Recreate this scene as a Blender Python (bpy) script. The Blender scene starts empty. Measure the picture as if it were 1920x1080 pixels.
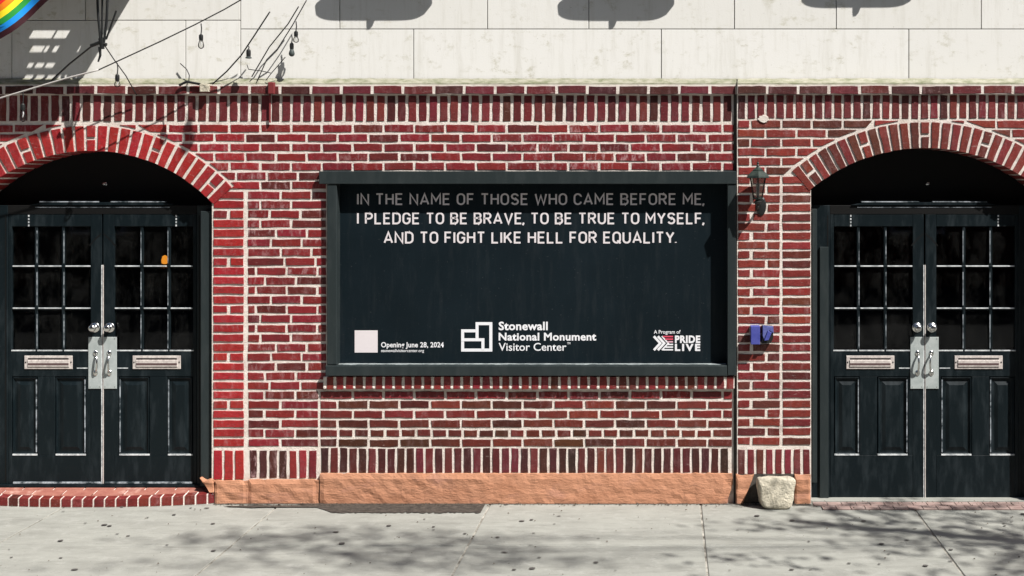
import bpy, bmesh, math, random
from mathutils import Vector, noise
random.seed(7)
sc = bpy.context.scene
COL = sc.collection
R = math.radians

# ---------------------------------------------------------------- camera, sky, sun, exposure
D = 9.0            # metres from the wall face to the camera
PPM = 270.0        # photograph pixels per metre on the wall face
VX, VY = 1250.0, 330.0   # where the view axis meets the wall, in photograph pixels
BASE = 943.0       # photograph row where the wall meets the pavement
CH = (BASE - VY) / PPM
cam_d = bpy.data.cameras.new('camera')
cam = bpy.data.objects.new('camera', cam_d)
COL.objects.link(cam)
cam.location = (0, -D, CH)
cam.rotation_euler = (R(90), 0, 0)
cam_d.sensor_width = 36
cam_d.lens = D * PPM / 1920 * 36
cam_d.shift_x = (960 - VX) / 1920
cam_d.shift_y = -(540 - VY) / 1920
cam_d.clip_end = 500
sc.camera = cam

SA, SB = 1.2, 2.0  # a thing one metre proud of the wall throws its shadow SA m left and SB m down
sun_dir = Vector((SA, -1.0, SB)).normalized()
world = bpy.data.worlds.new('World'); sc.world = world; world.use_nodes = True
wn = world.node_tree.nodes; wl = world.node_tree.links
sky = wn.new('ShaderNodeTexSky'); sky.sky_type = 'NISHITA'; sky.sun_disc = False
sky.sun_elevation = math.asin(sun_dir.z)
sky.sun_rotation = math.atan2(sun_dir.x, sun_dir.y)
wn['Background'].inputs['Strength'].default_value = 0.05
wl.new(sky.outputs[0], wn['Background'].inputs[0])
sl = bpy.data.lights.new('sun', 'SUN'); sl.energy = 5.0; sl.angle = R(0.5); sl.color = (1, 0.965, 0.92)
so = bpy.data.objects.new('sun', sl); COL.objects.link(so)
so.rotation_euler = sun_dir.to_track_quat('Z', 'Y').to_euler()
so.location = (6, -6, 9)
sc.view_settings.view_transform = 'Standard'
sc.view_settings.look = 'None'
sc.view_settings.exposure = 0.72
sc.view_settings.gamma = 1
sc.render.engine = 'CYCLES'
sc.render.resolution_x = 1024; sc.render.resolution_y = 576

# ---------------------------------------------------------------- helpers
def W(px, py, d=0.0):
    s = (D - d) / D / PPM
    return Vector(((px - VX) * s, -d, CH - (py - VY) * s))
def GX(px):                      # x on the pavement at the foot of the wall
    return (px - VX) / PPM
WLOC = {}
def reg(o, loc): WLOC[o.name] = Vector(loc)
def tag(o, label=None, cat=None, group=None, kind=None):
    if label: o['label'] = label
    if cat: o['category'] = cat
    if group: o['group'] = group
    if kind: o['kind'] = kind
    return o
def thing(name, loc, label=None, cat=None, group=None, kind=None):
    o = bpy.data.objects.new(name, None); COL.objects.link(o); o.location = loc
    o.empty_display_size = 0.1
    reg(o, loc); return tag(o, label, cat, group, kind)
def link(name, me, mat, parent=None, loc=None, smooth=False):
    o = bpy.data.objects.new(name, me); COL.objects.link(o)
    if mat is not None and len(me.materials) == 0: me.materials.append(mat)
    loc = Vector(loc) if loc is not None else Vector((0, 0, 0))
    reg(o, loc)
    if parent is not None:
        o.parent = parent; o.location = loc - WLOC[parent.name]
    else: o.location = loc
    if smooth:
        for p in me.polygons: p.use_smooth = True
    return o
class MB:
    def __init__(s): s.v = []; s.f = []
    def add(s, vs, fs):
        n = len(s.v); s.v += [tuple(v) for v in vs]; s.f += [tuple(i + n for i in f) for f in fs]; return s
    def quad3(s, a, b, c, d): return s.add([a, b, c, d], [(0, 1, 2, 3)])
    def ringbox(s, rings):       # rings: list of equal-length loops, first is the capped front, last capped back
        n = len(rings[0]); vs = [p for r in rings for p in r]; fs = [tuple(range(n))]
        for k in range(len(rings) - 1):
            for i in range(n):
                j = (i + 1) % n
                fs.append((k * n + j, k * n + i, (k + 1) * n + i, (k + 1) * n + j))
        fs.append(tuple(reversed(range((len(rings) - 1) * n, len(rings) * n))))
        return s.add(vs, fs)
    def box(s, x0, y0, x1, y1, df, db, bev=0.0):  # pixel rectangle; front at depth df, back at db (metres)
        a = W(x0, y1, df); c = W(x1, y0, df)
        return s.wbox(a.x, c.x, a.z, c.z, -df, -db, bev)
    def wbox(s, xa, xb, za, zb, yf, yb, bev=0.0):
        b = bev
        def loop(i, y): return [(xa + i, y, za + i), (xb - i, y, za + i), (xb - i, y, zb - i), (xa + i, y, zb - i)]
        if b > 0: return s.ringbox([loop(b, yf), loop(0, yf + b), loop(0, yb)])
        return s.ringbox([loop(0, yf), loop(0, yb)])
    def poly(s, pts, df, db, bev=0.0):  # pixel polygon
        P = [W(x, y, df) for x, y in pts]
        ar = sum(P[i].x * P[(i + 1) % len(P)].z - P[(i + 1) % len(P)].x * P[i].z for i in range(len(P)))
        if ar < 0: P.reverse()
        if bev > 0:
            c = sum(P, Vector()) / len(P)
            In = []
            for i, p in enumerate(P):
                a = (P[i - 1] - p).normalized(); b = (P[(i + 1) % len(P)] - p).normalized()
                m = a + b; sn = max(0.35, abs(a.x * b.z - a.z * b.x))
                In.append(p + m * (bev / sn))
            return s.ringbox([[(q.x, -df, q.z) for q in In], [(q.x, -df + bev, q.z) for q in P], [(q.x, -db, q.z) for q in P]])
        return s.ringbox([[(q.x, -df, q.z) for q in P], [(q.x, -db, q.z) for q in P]])
    def tube(s, pts, r, n=6, r2=None):
        pts = [Vector(p) for p in pts]; m = len(pts)
        up = Vector((0.13, 0.9, 0.21)).normalized(); loops = []
        for i, p in enumerate(pts):
            t = (pts[min(i + 1, m - 1)] - pts[max(i - 1, 0)]).normalized()
            u = t.cross(up)
            if u.length < 0.05: u = t.cross(Vector((1, 0, 0)))
            u.normalize(); w = t.cross(u)
            rr = r if r2 is None else r + (r2 - r) * i / (m - 1)
            loops.append([p + u * rr * math.cos(2 * math.pi * k / n) + w * rr * math.sin(2 * math.pi * k / n) for k in range(n)])
        return s.ringbox(loops)
    def lathe(s, c, prof, n=12, axis='z', sx=1, sy=1):  # prof: (radius, height)
        c = Vector(c); loops = []
        for r_, h in prof:
            L = []
            for k in range(n):
                a = 2 * math.pi * k / n
                if axis == 'z': L.append(c + Vector((r_ * math.cos(a) * sx, r_ * math.sin(a) * sy, h)))
                else: L.append(c + Vector((r_ * math.cos(a) * sx, -h, r_ * math.sin(a) * sy)))
            loops.append(L)
        return s.ringbox(loops)
    def build(s, name, mat, parent=None, loc=None, smooth=False):
        if loc is None: loc = WLOC[parent.name] if parent is not None else Vector((0, 0, 0))
        loc = Vector(loc)
        me = bpy.data.meshes.new(name)
        me.from_pydata([(x - loc.x, y - loc.y, z - loc.z) for x, y, z in s.v], [], s.f)
        bm = bmesh.new(); bm.from_mesh(me); bmesh.ops.recalc_face_normals(bm, faces=bm.faces); bm.to_mesh(me); bm.free()
        return link(name, me, mat, parent, loc, smooth)

# ---------------------------------------------------------------- materials
def new_mat(name):
    m = bpy.data.materials.new(name); m.use_nodes = True
    return m, m.node_tree.nodes, m.node_tree.links, m.node_tree.nodes['Principled BSDF']
def pos(nt_n): return nt_n.new('ShaderNodeNewGeometry').outputs['Position']
def mapped(N, L, scale):
    mp = N.new('ShaderNodeMapping'); mp.inputs['Scale'].default_value = scale
    L.new(pos(N), mp.inputs[0]); return mp.outputs[0]
def nz(N, L, vec, scale, detail=4, rough=0.6, lo=0.35, hi=0.65):
    t = N.new('ShaderNodeTexNoise'); t.inputs['Scale'].default_value = scale; t.inputs['Detail'].default_value = detail
    t.inputs['Roughness'].default_value = rough; L.new(vec, t.inputs['Vector'])
    r = N.new('ShaderNodeMapRange'); r.inputs['From Min'].default_value = lo; r.inputs['From Max'].default_value = hi
    L.new(t.outputs['Fac'], r.inputs['Value']); return r.outputs[0]
def mix(N, L, fac, a, b, mode='MIX'):
    m = N.new('ShaderNodeMix'); m.data_type = 'RGBA'; m.blend_type = mode
    for sock, v in ((m.inputs[0], fac), (m.inputs[6], a), (m.inputs[7], b)):
        if isinstance(v, (int, float)): sock.default_value = v
        elif isinstance(v, tuple): sock.default_value = (*v, 1) if len(v) == 3 else v
        else: L.new(v, sock)
    return m.outputs[2]
def math_(N, L, op, a, b):
    m = N.new('ShaderNodeMath'); m.operation = op
    for sock, v in ((m.inputs[0], a), (m.inputs[1], b)):
        if isinstance(v, (int, float)): sock.default_value = v
        else: L.new(v, sock)
    return m.outputs[0]
def bump(N, L, P, h, strength=0.5, dist=0.004):
    b = N.new('ShaderNodeBump'); b.inputs['Strength'].default_value = strength; b.inputs['Distance'].default_value = dist
    L.new(h, b.inputs['Height']); L.new(b.outputs[0], P.inputs['Normal'])

def mat_brick():
    m, N, L, P = new_mat('glazed_brick')
    oi = N.new('ShaderNodeObjectInfo'); g = pos(N)
    v = mapped(N, L, (1, 1, 2.2))
    n1 = nz(N, L, v, 22, 5, 0.65, 0.35, 0.7)
    c = mix(N, L, n1, oi.outputs['Color'], (0.5, 0.5, 0.5), 'MULTIPLY')
    n1b = math_(N, L, 'MULTIPLY', n1, 0.75)
    c = mix(N, L, n1b, oi.outputs['Color'], c)
    n2 = nz(N, L, g, 130, 3, 0.7, 0.56, 0.7)            # dark pits
    c = mix(N, L, math_(N, L, 'MULTIPLY', n2, 0.65), c, (0.03, 0.012, 0.012))
    n4 = nz(N, L, mapped(N, L, (1, 1, 1.4)), 70, 4, 0.7, 0.6, 0.72)   # light scuffs
    c = mix(N, L, math_(N, L, 'MULTIPLY', n4, 0.35), c, (0.55, 0.35, 0.32))
    w = nz(N, L, mapped(N, L, (1, 1, 0.35)), 26, 5, 0.75, 0.5, 0.72)  # lime bloom
    c = mix(N, L, math_(N, L, 'MULTIPLY', w, oi.outputs['Alpha']), c, (0.55, 0.36, 0.36))
    so_ = nz(N, L, g, 3.5, 6, 0.7, 0.48, 0.75)
    c = mix(N, L, math_(N, L, 'MULTIPLY', so_, 0.45), c, (0.035, 0.016, 0.014))
    sm = nz(N, L, mapped(N, L, (0.5, 1, 2.5)), 19, 6, 0.8, 0.62, 0.72)
    c = mix(N, L, math_(N, L, 'MULTIPLY', sm, 0.5), c, (0.58, 0.47, 0.43))
    L.new(c, P.inputs['Base Color'])
    P.inputs['Roughness'].default_value = 0.55; P.inputs['Specular IOR Level'].default_value = 0.3
    bump(N, L, P, nz(N, L, g, 90, 5, 0.7, 0.2, 0.8), 0.5, 0.004)
    return m
def mat_two(name, a, b, scale=8, bscale=60, bstr=0.4, bd=0.003, rough=0.85, vec=(1, 1, 1), lo=0.35, hi=0.65, spec=0.3, third=None, tscale=2.0):
    m, N, L, P = new_mat(name)
    v = mapped(N, L, vec)
    c = mix(N, L, nz(N, L, v, scale, 6, 0.65, lo, hi), a, b)
    if third: c = mix(N, L, nz(N, L, v, tscale, 5, 0.7, 0.55, 0.75), c, third)
    L.new(c, P.inputs['Base Color']); P.inputs['Roughness'].default_value = rough
    P.inputs['Specular IOR Level'].default_value = spec
    bump(N, L, P, nz(N, L, v, bscale, 5, 0.7, 0.2, 0.8), bstr, bd)
    return m
def mat_plain(name, c, rough=0.5, metal=0.0, spec=0.5, emit=None, es=0):
    m, N, L, P = new_mat(name)
    P.inputs['Base Color'].default_value = (*c, 1); P.inputs['Roughness'].default_value = rough
    P.inputs['Metallic'].default_value = metal; P.inputs['Specular IOR Level'].default_value = spec
    if emit: P.inputs['Emission Color'].default_value = (*emit, 1); P.inputs['Emission Strength'].default_value = es
    return m
def mat_glass(name, tint, glossy=0.06):
    m, N, L, P = new_mat(name); N.remove(P)
    t = N.new('ShaderNodeBsdfTransparent'); t.inputs[0].default_value = (*tint, 1)
    g = N.new('ShaderNodeBsdfGlossy'); g.inputs['Roughness'].default_value = 0.03
    f = N.new('ShaderNodeFresnel'); f.inputs[0].default_value = 1.45
    x = N.new('ShaderNodeMixShader'); L.new(f.outputs[0], x.inputs[0]); L.new(t.outputs[0], x.inputs[1]); L.new(g.outputs[0], x.inputs[2])
    d = N.new('ShaderNodeBsdfDiffuse'); d.inputs[0].default_value = (0.35, 0.35, 0.33, 1)
    y = N.new('ShaderNodeMixShader'); L.new(x.outputs[0], y.inputs[1]); L.new(d.outputs[0], y.inputs[2])
    L.new(math_(N, L, 'MULTIPLY', nz(N, L, mapped(N, L, (1, 1, 0.6)), 6, 8, 0.8, 0.45, 0.8), 0.035), y.inputs[0])
    L.new(y.outputs[0], N['Material Output'].inputs[0]); return m

M = {}
M['brick'] = mat_brick()
M['mortar'] = mat_two('lime_mortar', (0.76, 0.70, 0.64), (0.62, 0.54, 0.48), 13, 110, 0.9, 0.004, 0.9, third=(0.40, 0.33, 0.29), tscale=7)
def mat_stone():
    m, N, L, P = new_mat('limestone')
    oi = N.new('ShaderNodeObjectInfo'); g = pos(N); v = mapped(N, L, (1, 1, 1.5))
    base = mix(N, L, oi.outputs['Random'], (0.66, 0.65, 0.61), (0.71, 0.70, 0.665))
    ve = nz(N, L, v, 9, 9, 0.78, 0.54, 0.68)
    area = nz(N, L, v, 2.2, 3, 0.5, 0.40, 0.56)
    c = mix(N, L, math_(N, L, 'MULTIPLY', ve, math_(N, L, 'MULTIPLY', area, 1.0)), base, (0.47, 0.45, 0.36))
    sp = nz(N, L, g, 60, 2, 0.5, 0.72, 0.78)
    c = mix(N, L, math_(N, L, 'MULTIPLY', sp, 0.5), c, (0.3, 0.28, 0.24))
    st = nz(N, L, mapped(N, L, (5, 1, 0.5)), 2.4, 6, 0.75, 0.50, 0.70)
    c = mix(N, L, math_(N, L, 'MULTIPLY', st, 0.35), c, (0.45, 0.43, 0.36))
    L.new(c, P.inputs['Base Color']); P.inputs['Roughness'].default_value = 0.8; P.inputs['Specular IOR Level'].default_value = 0.2
    bump(N, L, P, nz(N, L, g, 80, 6, 0.7, 0.2, 0.8), 0.25, 0.002); return m
M['stone'] = mat_stone()
M['wash'] = mat_two('weathered_mortar_wash', (0.38, 0.365, 0.29), (0.19, 0.20, 0.12), 14, 90, 0.8, 0.006, 0.95, (1, 1, 3), 0.4, 0.66)
M['dark'] = mat_two('dark_joint', (0.03, 0.028, 0.025), (0.08, 0.07, 0.06), 20)  # for joints and gaps, and for the painted shade strip beside the pier
M['plinth'] = mat_two('painted_render', (0.48, 0.235, 0.14), (0.40, 0.185, 0.105), 5, 26, 0.6, 0.008, 0.85, (1, 1, 2.6), 0.35, 0.65, 0.3, (0.40, 0.2, 0.14), 3.5)
def mat_paint(name, col, hi, amt=0.5, rough=0.42):
    m, N, L, P = new_mat(name); g = pos(N)
    a = nz(N, L, mapped(N, L, (3, 1, 0.7)), 5, 6, 0.7, 0.48, 0.8)
    c = mix(N, L, math_(N, L, 'MULTIPLY', a, amt), col, hi)
    b = nz(N, L, mapped(N, L, (1.2, 1, 1)), 60, 3, 0.6, 0.7, 0.78)
    c = mix(N, L, math_(N, L, 'MULTIPLY', b, 0.35), c, (0.09, 0.09, 0.09))
    L.new(c, P.inputs['Base Color']); P.inputs['Specular IOR Level'].default_value = 0.16
    r = N.new('ShaderNodeMapRange'); L.new(a, r.inputs[0]); r.inputs[3].default_value = rough; r.inputs[4].default_value = rough + 0.25
    L.new(r.outputs[0], P.inputs['Roughness'])
    bump(N, L, P, nz(N, L, mapped(N, L, (1, 1, 0.25)), 70, 4, 0.6, 0.2, 0.8), 0.25, 0.0015); return m
M['door'] = mat_paint('worn_black_door_paint', (0.0045, 0.0085, 0.0105), (0.030, 0.040, 0.045), 0.6)
M['frame'] = mat_paint('grey_black_frame_paint', (0.022, 0.029, 0.030), (0.042, 0.05, 0.05), 0.5)
M['black'] = mat_plain('black_paint', (0.004, 0.004, 0.004), 0.6, 0, 0.2)
M['iron'] = mat_plain('black_iron', (0.012, 0.013, 0.013), 0.45, 0, 0.4)
M['bead'] = mat_two('worn_pale_bead', (0.62, 0.64, 0.64), (0.28, 0.3, 0.31), 30, 60, 0.4, 0.002, 0.5, lo=0.4, hi=0.62)  # sun highlights on ledges and edges, put into a pale colour
M['bead_dim'] = mat_two('worn_grey_bead', (0.34, 0.37, 0.40), (0.02, 0.03, 0.035), 16, 60, 0.4, 0.002, 0.5, lo=0.4, hi=0.6)  # dimmer colour for the painted edge highlights
M['steel'] = mat_two('brushed_plate', (0.30, 0.335, 0.325), (0.40, 0.43, 0.42), 12, 90, 0.2, 0.001, 0.5)
M['chrome'] = mat_plain('polished_steel', (0.62, 0.62, 0.6), 0.22, 1.0)
M['slotmetal'] = mat_two('pale_brass', (0.60, 0.55, 0.51), (0.40, 0.35, 0.33), 40, 60, 0.2, 0.001, 0.5)
M['glass'] = mat_glass('door_glass', (0.75, 0.78, 0.78))
M['lampglass'] = mat_glass('smoky_glass', (0.55, 0.55, 0.52))
M['bulb'] = mat_glass('bulb_glass', (0.9, 0.9, 0.88))
M['panel'] = mat_two('vinyl_panel', (0.0042, 0.0088, 0.0118), (0.0062, 0.012, 0.016), 1.2, 30, 0.05, 0.001, 0.6, spec=0.1)
def mat_panel():
    m, N, L, P = new_mat('vinyl_panel')
    c = mix(N, L, nz(N, L, pos(N), 1.2, 4, 0.6), (0.0042, 0.0088, 0.0118), (0.0062, 0.012, 0.016))
    c = mix(N, L, math_(N, L, 'MULTIPLY', nz(N, L, mapped(N, L, (4, 1, 0.5)), 5, 7, 0.75, 0.5, 0.75), 0.02), c, (0.4, 0.4, 0.4))
    c = mix(N, L, math_(N, L, 'MULTIPLY', nz(N, L, pos(N), 90, 2, 0.5, 0.72, 0.77), 0.10), c, (0.4, 0.4, 0.4))
    L.new(c, P.inputs['Base Color']); P.inputs['Roughness'].default_value = 0.5; P.inputs['Specular IOR Level'].default_value = 0.12
    return m
M['panel'] = mat_panel()
M['film'] = mat_two('peeling_teal_film', (0.02, 0.055, 0.07), (0.06, 0.12, 0.14), 20, 60, 0.6, 0.003, 0.3, (1, 1, 0.5))
M['print'] = mat_plain('white_print', (0.66, 0.61, 0.62), 0.6)
M['printw'] = mat_plain('bright_white_print', (0.74, 0.74, 0.76), 0.6)
M['printr'] = mat_plain('red_print', (0.62, 0.06, 0.11), 0.6)
M['printp'] = mat_plain('pink_print', (0.6, 0.36, 0.42), 0.6)
def mat_walk():
    m, N, L, P = new_mat('worn_concrete'); g = pos(N)
    oi = N.new('ShaderNodeObjectInfo')
    c = mix(N, L, oi.outputs['Random'], (0.262, 0.266, 0.238), (0.298, 0.30, 0.268))
    c = mix(N, L, math_(N, L, 'MULTIPLY', nz(N, L, mapped(N, L, (0.6, 1.5, 1)), 3, 7, 0.7, 0.42, 0.68), 0.55), c, (0.165, 0.165, 0.147))
    c = mix(N, L, math_(N, L, 'MULTIPLY', nz(N, L, g, 120, 4, 0.7, 0.5, 0.7), 0.3), c, (0.16, 0.15, 0.13))
    c = mix(N, L, math_(N, L, 'MULTIPLY', nz(N, L, g, 45, 2, 0.5, 0.71, 0.76), 0.7), c, (0.1, 0.09, 0.08))
    c = mix(N, L, math_(N, L, 'MULTIPLY', nz(N, L, mapped(N, L, (1.6, 6, 1)), 2.1, 8, 0.75, 0.52, 0.66), 0.5), c, (0.15, 0.148, 0.13))
    c = mix(N, L, math_(N, L, 'MULTIPLY', nz(N, L, g, 8, 8, 0.8, 0.52, 0.62), 0.4), c, (0.36, 0.36, 0.33))
    L.new(c, P.inputs['Base Color']); P.inputs['Roughness'].default_value = 0.85
    bump(N, L, P, nz(N, L, g, 90, 6, 0.7, 0.2, 0.8), 0.35, 0.003); return m
M['walk'] = mat_walk()
M['joint'] = mat_two('pale_joint', (0.42, 0.40, 0.35), (0.12, 0.11, 0.09), 10)
M['tar'] = mat_two('asphalt_patch', (0.022, 0.019, 0.016), (0.13, 0.11, 0.092), 34, 60, 1.0, 0.012, 0.9, (0.7, 2, 1))
M['gum'] = mat_plain('trodden_gum', (0.07, 0.065, 0.06), 0.7)
M['road'] = mat_two('asphalt', (0.05, 0.05, 0.05), (0.07, 0.07, 0.068), 5, 120, 0.6, 0.006, 0.9)
M['kerb'] = mat_two('granite_kerb', (0.3, 0.3, 0.29), (0.22, 0.22, 0.21), 20)
M['tread'] = mat_two('worn_red_tread', (0.34, 0.14, 0.105), (0.25, 0.085, 0.065), 14, 60, 0.5, 0.004, 0.75, (1, 1, 1), third=(0.55, 0.35, 0.29), tscale=6)
M['tread_pale'] = mat_two('worn_pink_paver', (0.33, 0.25, 0.225), (0.26, 0.175, 0.155), 14, 60, 0.5, 0.004, 0.85)
M['boulder'] = mat_two('pale_rough_stone', (0.68, 0.62, 0.49), (0.40, 0.37, 0.29), 22, 45, 1.0, 0.012, 0.9)
M['blue'] = mat_two('blue_paint', (0.045, 0.055, 0.26), (0.07, 0.08, 0.32), 20, 60, 0.3, 0.002, 0.5)
M['bluel'] = mat_two('faded_blue_paint', (0.13, 0.15, 0.36), (0.05, 0.06, 0.22), 30, 60, 0.3, 0.002, 0.5)
M['bronze'] = mat_two('green_black_metal', (0.014, 0.022, 0.019), (0.035, 0.05, 0.042), 20, 60, 0.2, 0.002, 0.4)
M['lampgrey'] = mat_two('dark_grey_enamel', (0.052, 0.064, 0.062), (0.045, 0.055, 0.054), 8, 60, 0.1, 0.001, 0.55)
M['wire'] = mat_plain('black_cable', (0.012, 0.011, 0.011), 0.5)
M['wiregrey'] = mat_plain('weathered_grey_cable', (0.42, 0.40, 0.38), 0.6)  # pale tone stands for sunlight on the black cable
M['int'] = mat_plain('dark_interior', (0.006, 0.006, 0.006), 0.9)
M['amber'] = mat_plain('amber_lamp', (0.8, 0.3, 0.05), 0.5, 0, 0.5, (1.0, 0.33, 0.03), 0.9)
M['bark'] = mat_two('bark', (0.07, 0.055, 0.04), (0.15, 0.12, 0.09), 12, 30, 1, 0.02, 0.9, (1, 1, 0.3))
M['leaf'] = mat_two('leaf', (0.05, 0.10, 0.025), (0.09, 0.14, 0.04), 3, 40, 0.2, 0.002, 0.6)

# ---------------------------------------------------------------- ground
def sheet(name, x0, x1, y0, y1, z, mat):
    return tag(MB().quad3((x0, y0, z), (x1, y0, z), (x1, y1, z), (x0, y1, z)).build(name, mat), kind='structure')
sheet('ground', -150, 150, -150, 60, -0.16, M['road'])
sheet('road', -60, 60, -14, -4.55, -0.12, M['road'])
g = MB(); g.wbox(-40, 40, -0.15, 0.0, -4.5, -4.3, 0.0); tag(g.build('kerb', M['kerb']), kind='structure')
walk = thing('sidewalk', (0, 0, 0), kind='structure')
MB().wbox(-40, 40, -0.15, -0.007, -4.297, 0.2).build('bedding', M['joint'], walk)
pitch = 393.0
xs = [GX(920 + pitch * k) for k in range(-9, 9)]
ds = [-0.14, 1.04, 2.5, 3.96, 4.29]
for i in range(len(xs) - 1):
    for j in range(4):
        if j == 3 and False: continue
        b = MB(); x0, x1 = xs[i] + 0.006, xs[i + 1] - 0.006; y0, y1 = -(ds[j + 1] - 0.005), -(ds[j] + 0.003)
        dz = random.uniform(-0.0015, 0.0015)
        t = 0.004
        top = [(x0 + t, y0 + t, dz), (x1 - t, y0 + t, dz), (x1 - t, y1 - t, dz), (x0 + t, y1 - t, dz)]
        mid = [(x0, y0, dz - t), (x1, y0, dz - t), (x1, y1, dz - t), (x0, y1, dz - t)]
        bot = [(x, y, -0.006) for x, y, z in mid]
        b.ringbox([top, mid, bot]); b.build('slab', M['walk'], walk, ((x0 + x1) / 2, (y0 + y1) / 2, 0))
# patch of dark asphalt along the wall foot
pt = MB(); n = 90
fr = []
for k in range(n + 1):
    px = 560 + (912 - 560) * k / n
    fr.append((GX(px) - 0.05 * 0, px))
up = []; lo = []
for k, (x, px) in enumerate(fr):
    near = 0.27 + 0.02 * random.random() + 0.035 * noise.noise(Vector((k * 0.7, 3, 0))) if px > 640 else 0.05 + 0.22 * ((px - 560) / 80) ** 1.5
    xx = x - (0.05 if px > 905 else 0)
    lo.append((x * (1 - 0 * near) - (0.0 if k < n else 0.0), -near, 0.005)); up.append((x, -0.035 - 0.012 * noise.noise(Vector((k * 1.3, 0, 0))), 0.005))
pt.add(lo + up, [(k, k + 1, n + 1 + k + 1, n + 1 + k) for k in range(n)])
pt.build('asphalt_patch', M['tar'], walk)
pt = MB(); cc = []
for k in range(24):
    a = 2 * math.pi * k / 24
    cc.append((GX(545) + math.cos(a) * (0.42 + 0.14 * noise.noise(Vector((math.cos(a) * 2, math.sin(a) * 2, 0)))), -0.11 + math.sin(a) * (0.03 + 0.05 * abs(noise.noise(Vector((math.cos(a) * 3, 7, 0))))), 0.0055))
pt.add(cc, [tuple(range(24))]); pt.build('oil_stain', M['tar'], walk)
gm = MB()
for k in range(150):
    x = random.uniform(-6, 4); y = -random.uniform(0.05, 2.2); r = random.uniform(0.008, 0.02); r2 = r * random.uniform(0.5, 1.2)
    gm.add([(x + r * math.cos(a * math.pi / 4), y + r2 * math.sin(a * math.pi / 4), 0.0062) for a in range(8)], [tuple(range(8))])
tag(gm.build('gum_spots', M['gum'], walk), kind='stuff')

DRR = 0.03
db = MB(); rd = random.Random(3)
for k in range(700):
    px = rd.uniform(400, 1530) if rd.random() < 0.8 else rd.uniform(1530, 1940); x = GX(px); y = -0.045 - abs(rd.gauss(0, 0.03)) if px < 1530 else 0.02 - abs(rd.gauss(0, 0.08))
    if rd.random() < 0.25: x = rd.uniform(-5.5, 3.5); y = -rd.uniform(0.05, 2.0)
    r = rd.uniform(0.002, 0.007); a0 = rd.random() * 6; z = rd.uniform(0.004, 0.009)
    db.add([(x + r * math.cos(a0 + k_ * 2.1) * 1.4, y + r * math.sin(a0 + k_ * 2.1), z) for k_ in range(3)] + [(x, y, z + r)], [(0, 1, 2), (0, 1, 3), (1, 2, 3), (2, 0, 3)])
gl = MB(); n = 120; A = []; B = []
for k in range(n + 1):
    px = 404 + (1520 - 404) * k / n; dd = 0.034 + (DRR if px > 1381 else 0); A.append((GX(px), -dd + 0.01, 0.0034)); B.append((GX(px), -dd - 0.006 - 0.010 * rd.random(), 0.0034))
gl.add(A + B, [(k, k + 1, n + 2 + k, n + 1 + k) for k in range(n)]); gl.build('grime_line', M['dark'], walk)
tag(db.build('grit', M['bark'], walk), kind='stuff')
# ---------------------------------------------------------------- bricks
CACHE = {}
def ring_points(pts, seg, jit, rnd):
    out = []
    for i, p in enumerate(pts):
        q = pts[(i + 1) % len(pts)]
        L_ = math.hypot(q[0] - p[0], q[1] - p[1]); n = max(1, min(4, int(L_ / seg + 0.5)))
        for k in range(n):
            t = k / n
            out.append((p[0] + (q[0] - p[0]) * t + rnd.uniform(-jit, jit), p[1] + (q[1] - p[1]) * t + rnd.uniform(-jit, jit)))
    return out
def piece_mesh(pts, depth, rnd, jit=0.0024, ch=0.0022):
    ar = sum(pts[i][0] * pts[(i + 1) % len(pts)][1] - pts[(i + 1) % len(pts)][0] * pts[i][1] for i in range(len(pts)))
    if ar < 0: pts = list(reversed(pts))
    rp = ring_points(pts, 0.05, jit, rnd); n = len(rp)
    cx = sum(p[0] for p in rp) / n; cz = sum(p[1] for p in rp) / n
    w = max(p[0] for p in rp) - min(p[0] for p in rp); h = max(p[1] for p in rp) - min(p[1] for p in rp)
    kx = 1 - 2 * ch / max(w, 0.01); kz = 1 - 2 * ch / max(h, 0.01)
    m = MB(); m.ringbox([[(cx + (x - cx) * kx, 0, cz + (z - cz) * kz) for x, z in rp],
                         [(x, ch * 0.8, z) for x, z in rp], [(x, depth, z) for x, z in rp]])
    me = bpy.data.meshes.new('brick'); me.from_pydata(m.v, [], m.f[:-1]); me.materials.append(M['brick']); return me
def pal(base, var=0.18, dark=0.0, bloom=0.0):
    r, g_, b = base; k = 1 + random.uniform(-var, var)
    if random.random() < dark: k *= 0.7; r *= 0.8; g_ *= 1.3
    h = random.uniform(0.75, 1.3)
    k *= 0.9
    return (r * k, g_ * k * h, b * k * random.uniform(0.8, 1.25), bloom * random.random())
def rect_brick(parent, x0, y0, x1, y1, d, col, depth=0.09, rot=0.0, name='brick'):
    yo = 0.9 * noise.noise(Vector((x0 * 0.012, y0 * 0.05, 3))) + random.uniform(-0.35, 0.35)
    c = W((x0 + x1) / 2, (y0 + y1) / 2 + yo, d); s = (D - d) / D / PPM
    w = (x1 - x0) * s; h = (y1 - y0) * s
    key = (round(w * 250), round(h * 250), round(depth, 2)); v = random.randrange(7)
    if (key, v) not in CACHE:
        a, b = round(w * 250) / 500, round(h * 250) / 500
        CACHE[(key, v)] = piece_mesh([(-a, -b), (a, -b), (a, b), (-a, b)], depth, random.Random(v * 31 + hash(key) % 1000))
    o = bpy.data.objects.new(name, CACHE[(key, v)]); COL.objects.link(o)
    o.parent = parent; o.location = c + Vector((0, random.uniform(-0.0012, 0.0012), 0)) - WLOC[parent.name]
    o.rotation_euler = (R(random.gauss(0, 0.35)), R(rot + random.gauss(0, 0.25)), R(random.gauss(0, 0.25)))
    o.color = col; return o
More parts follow.
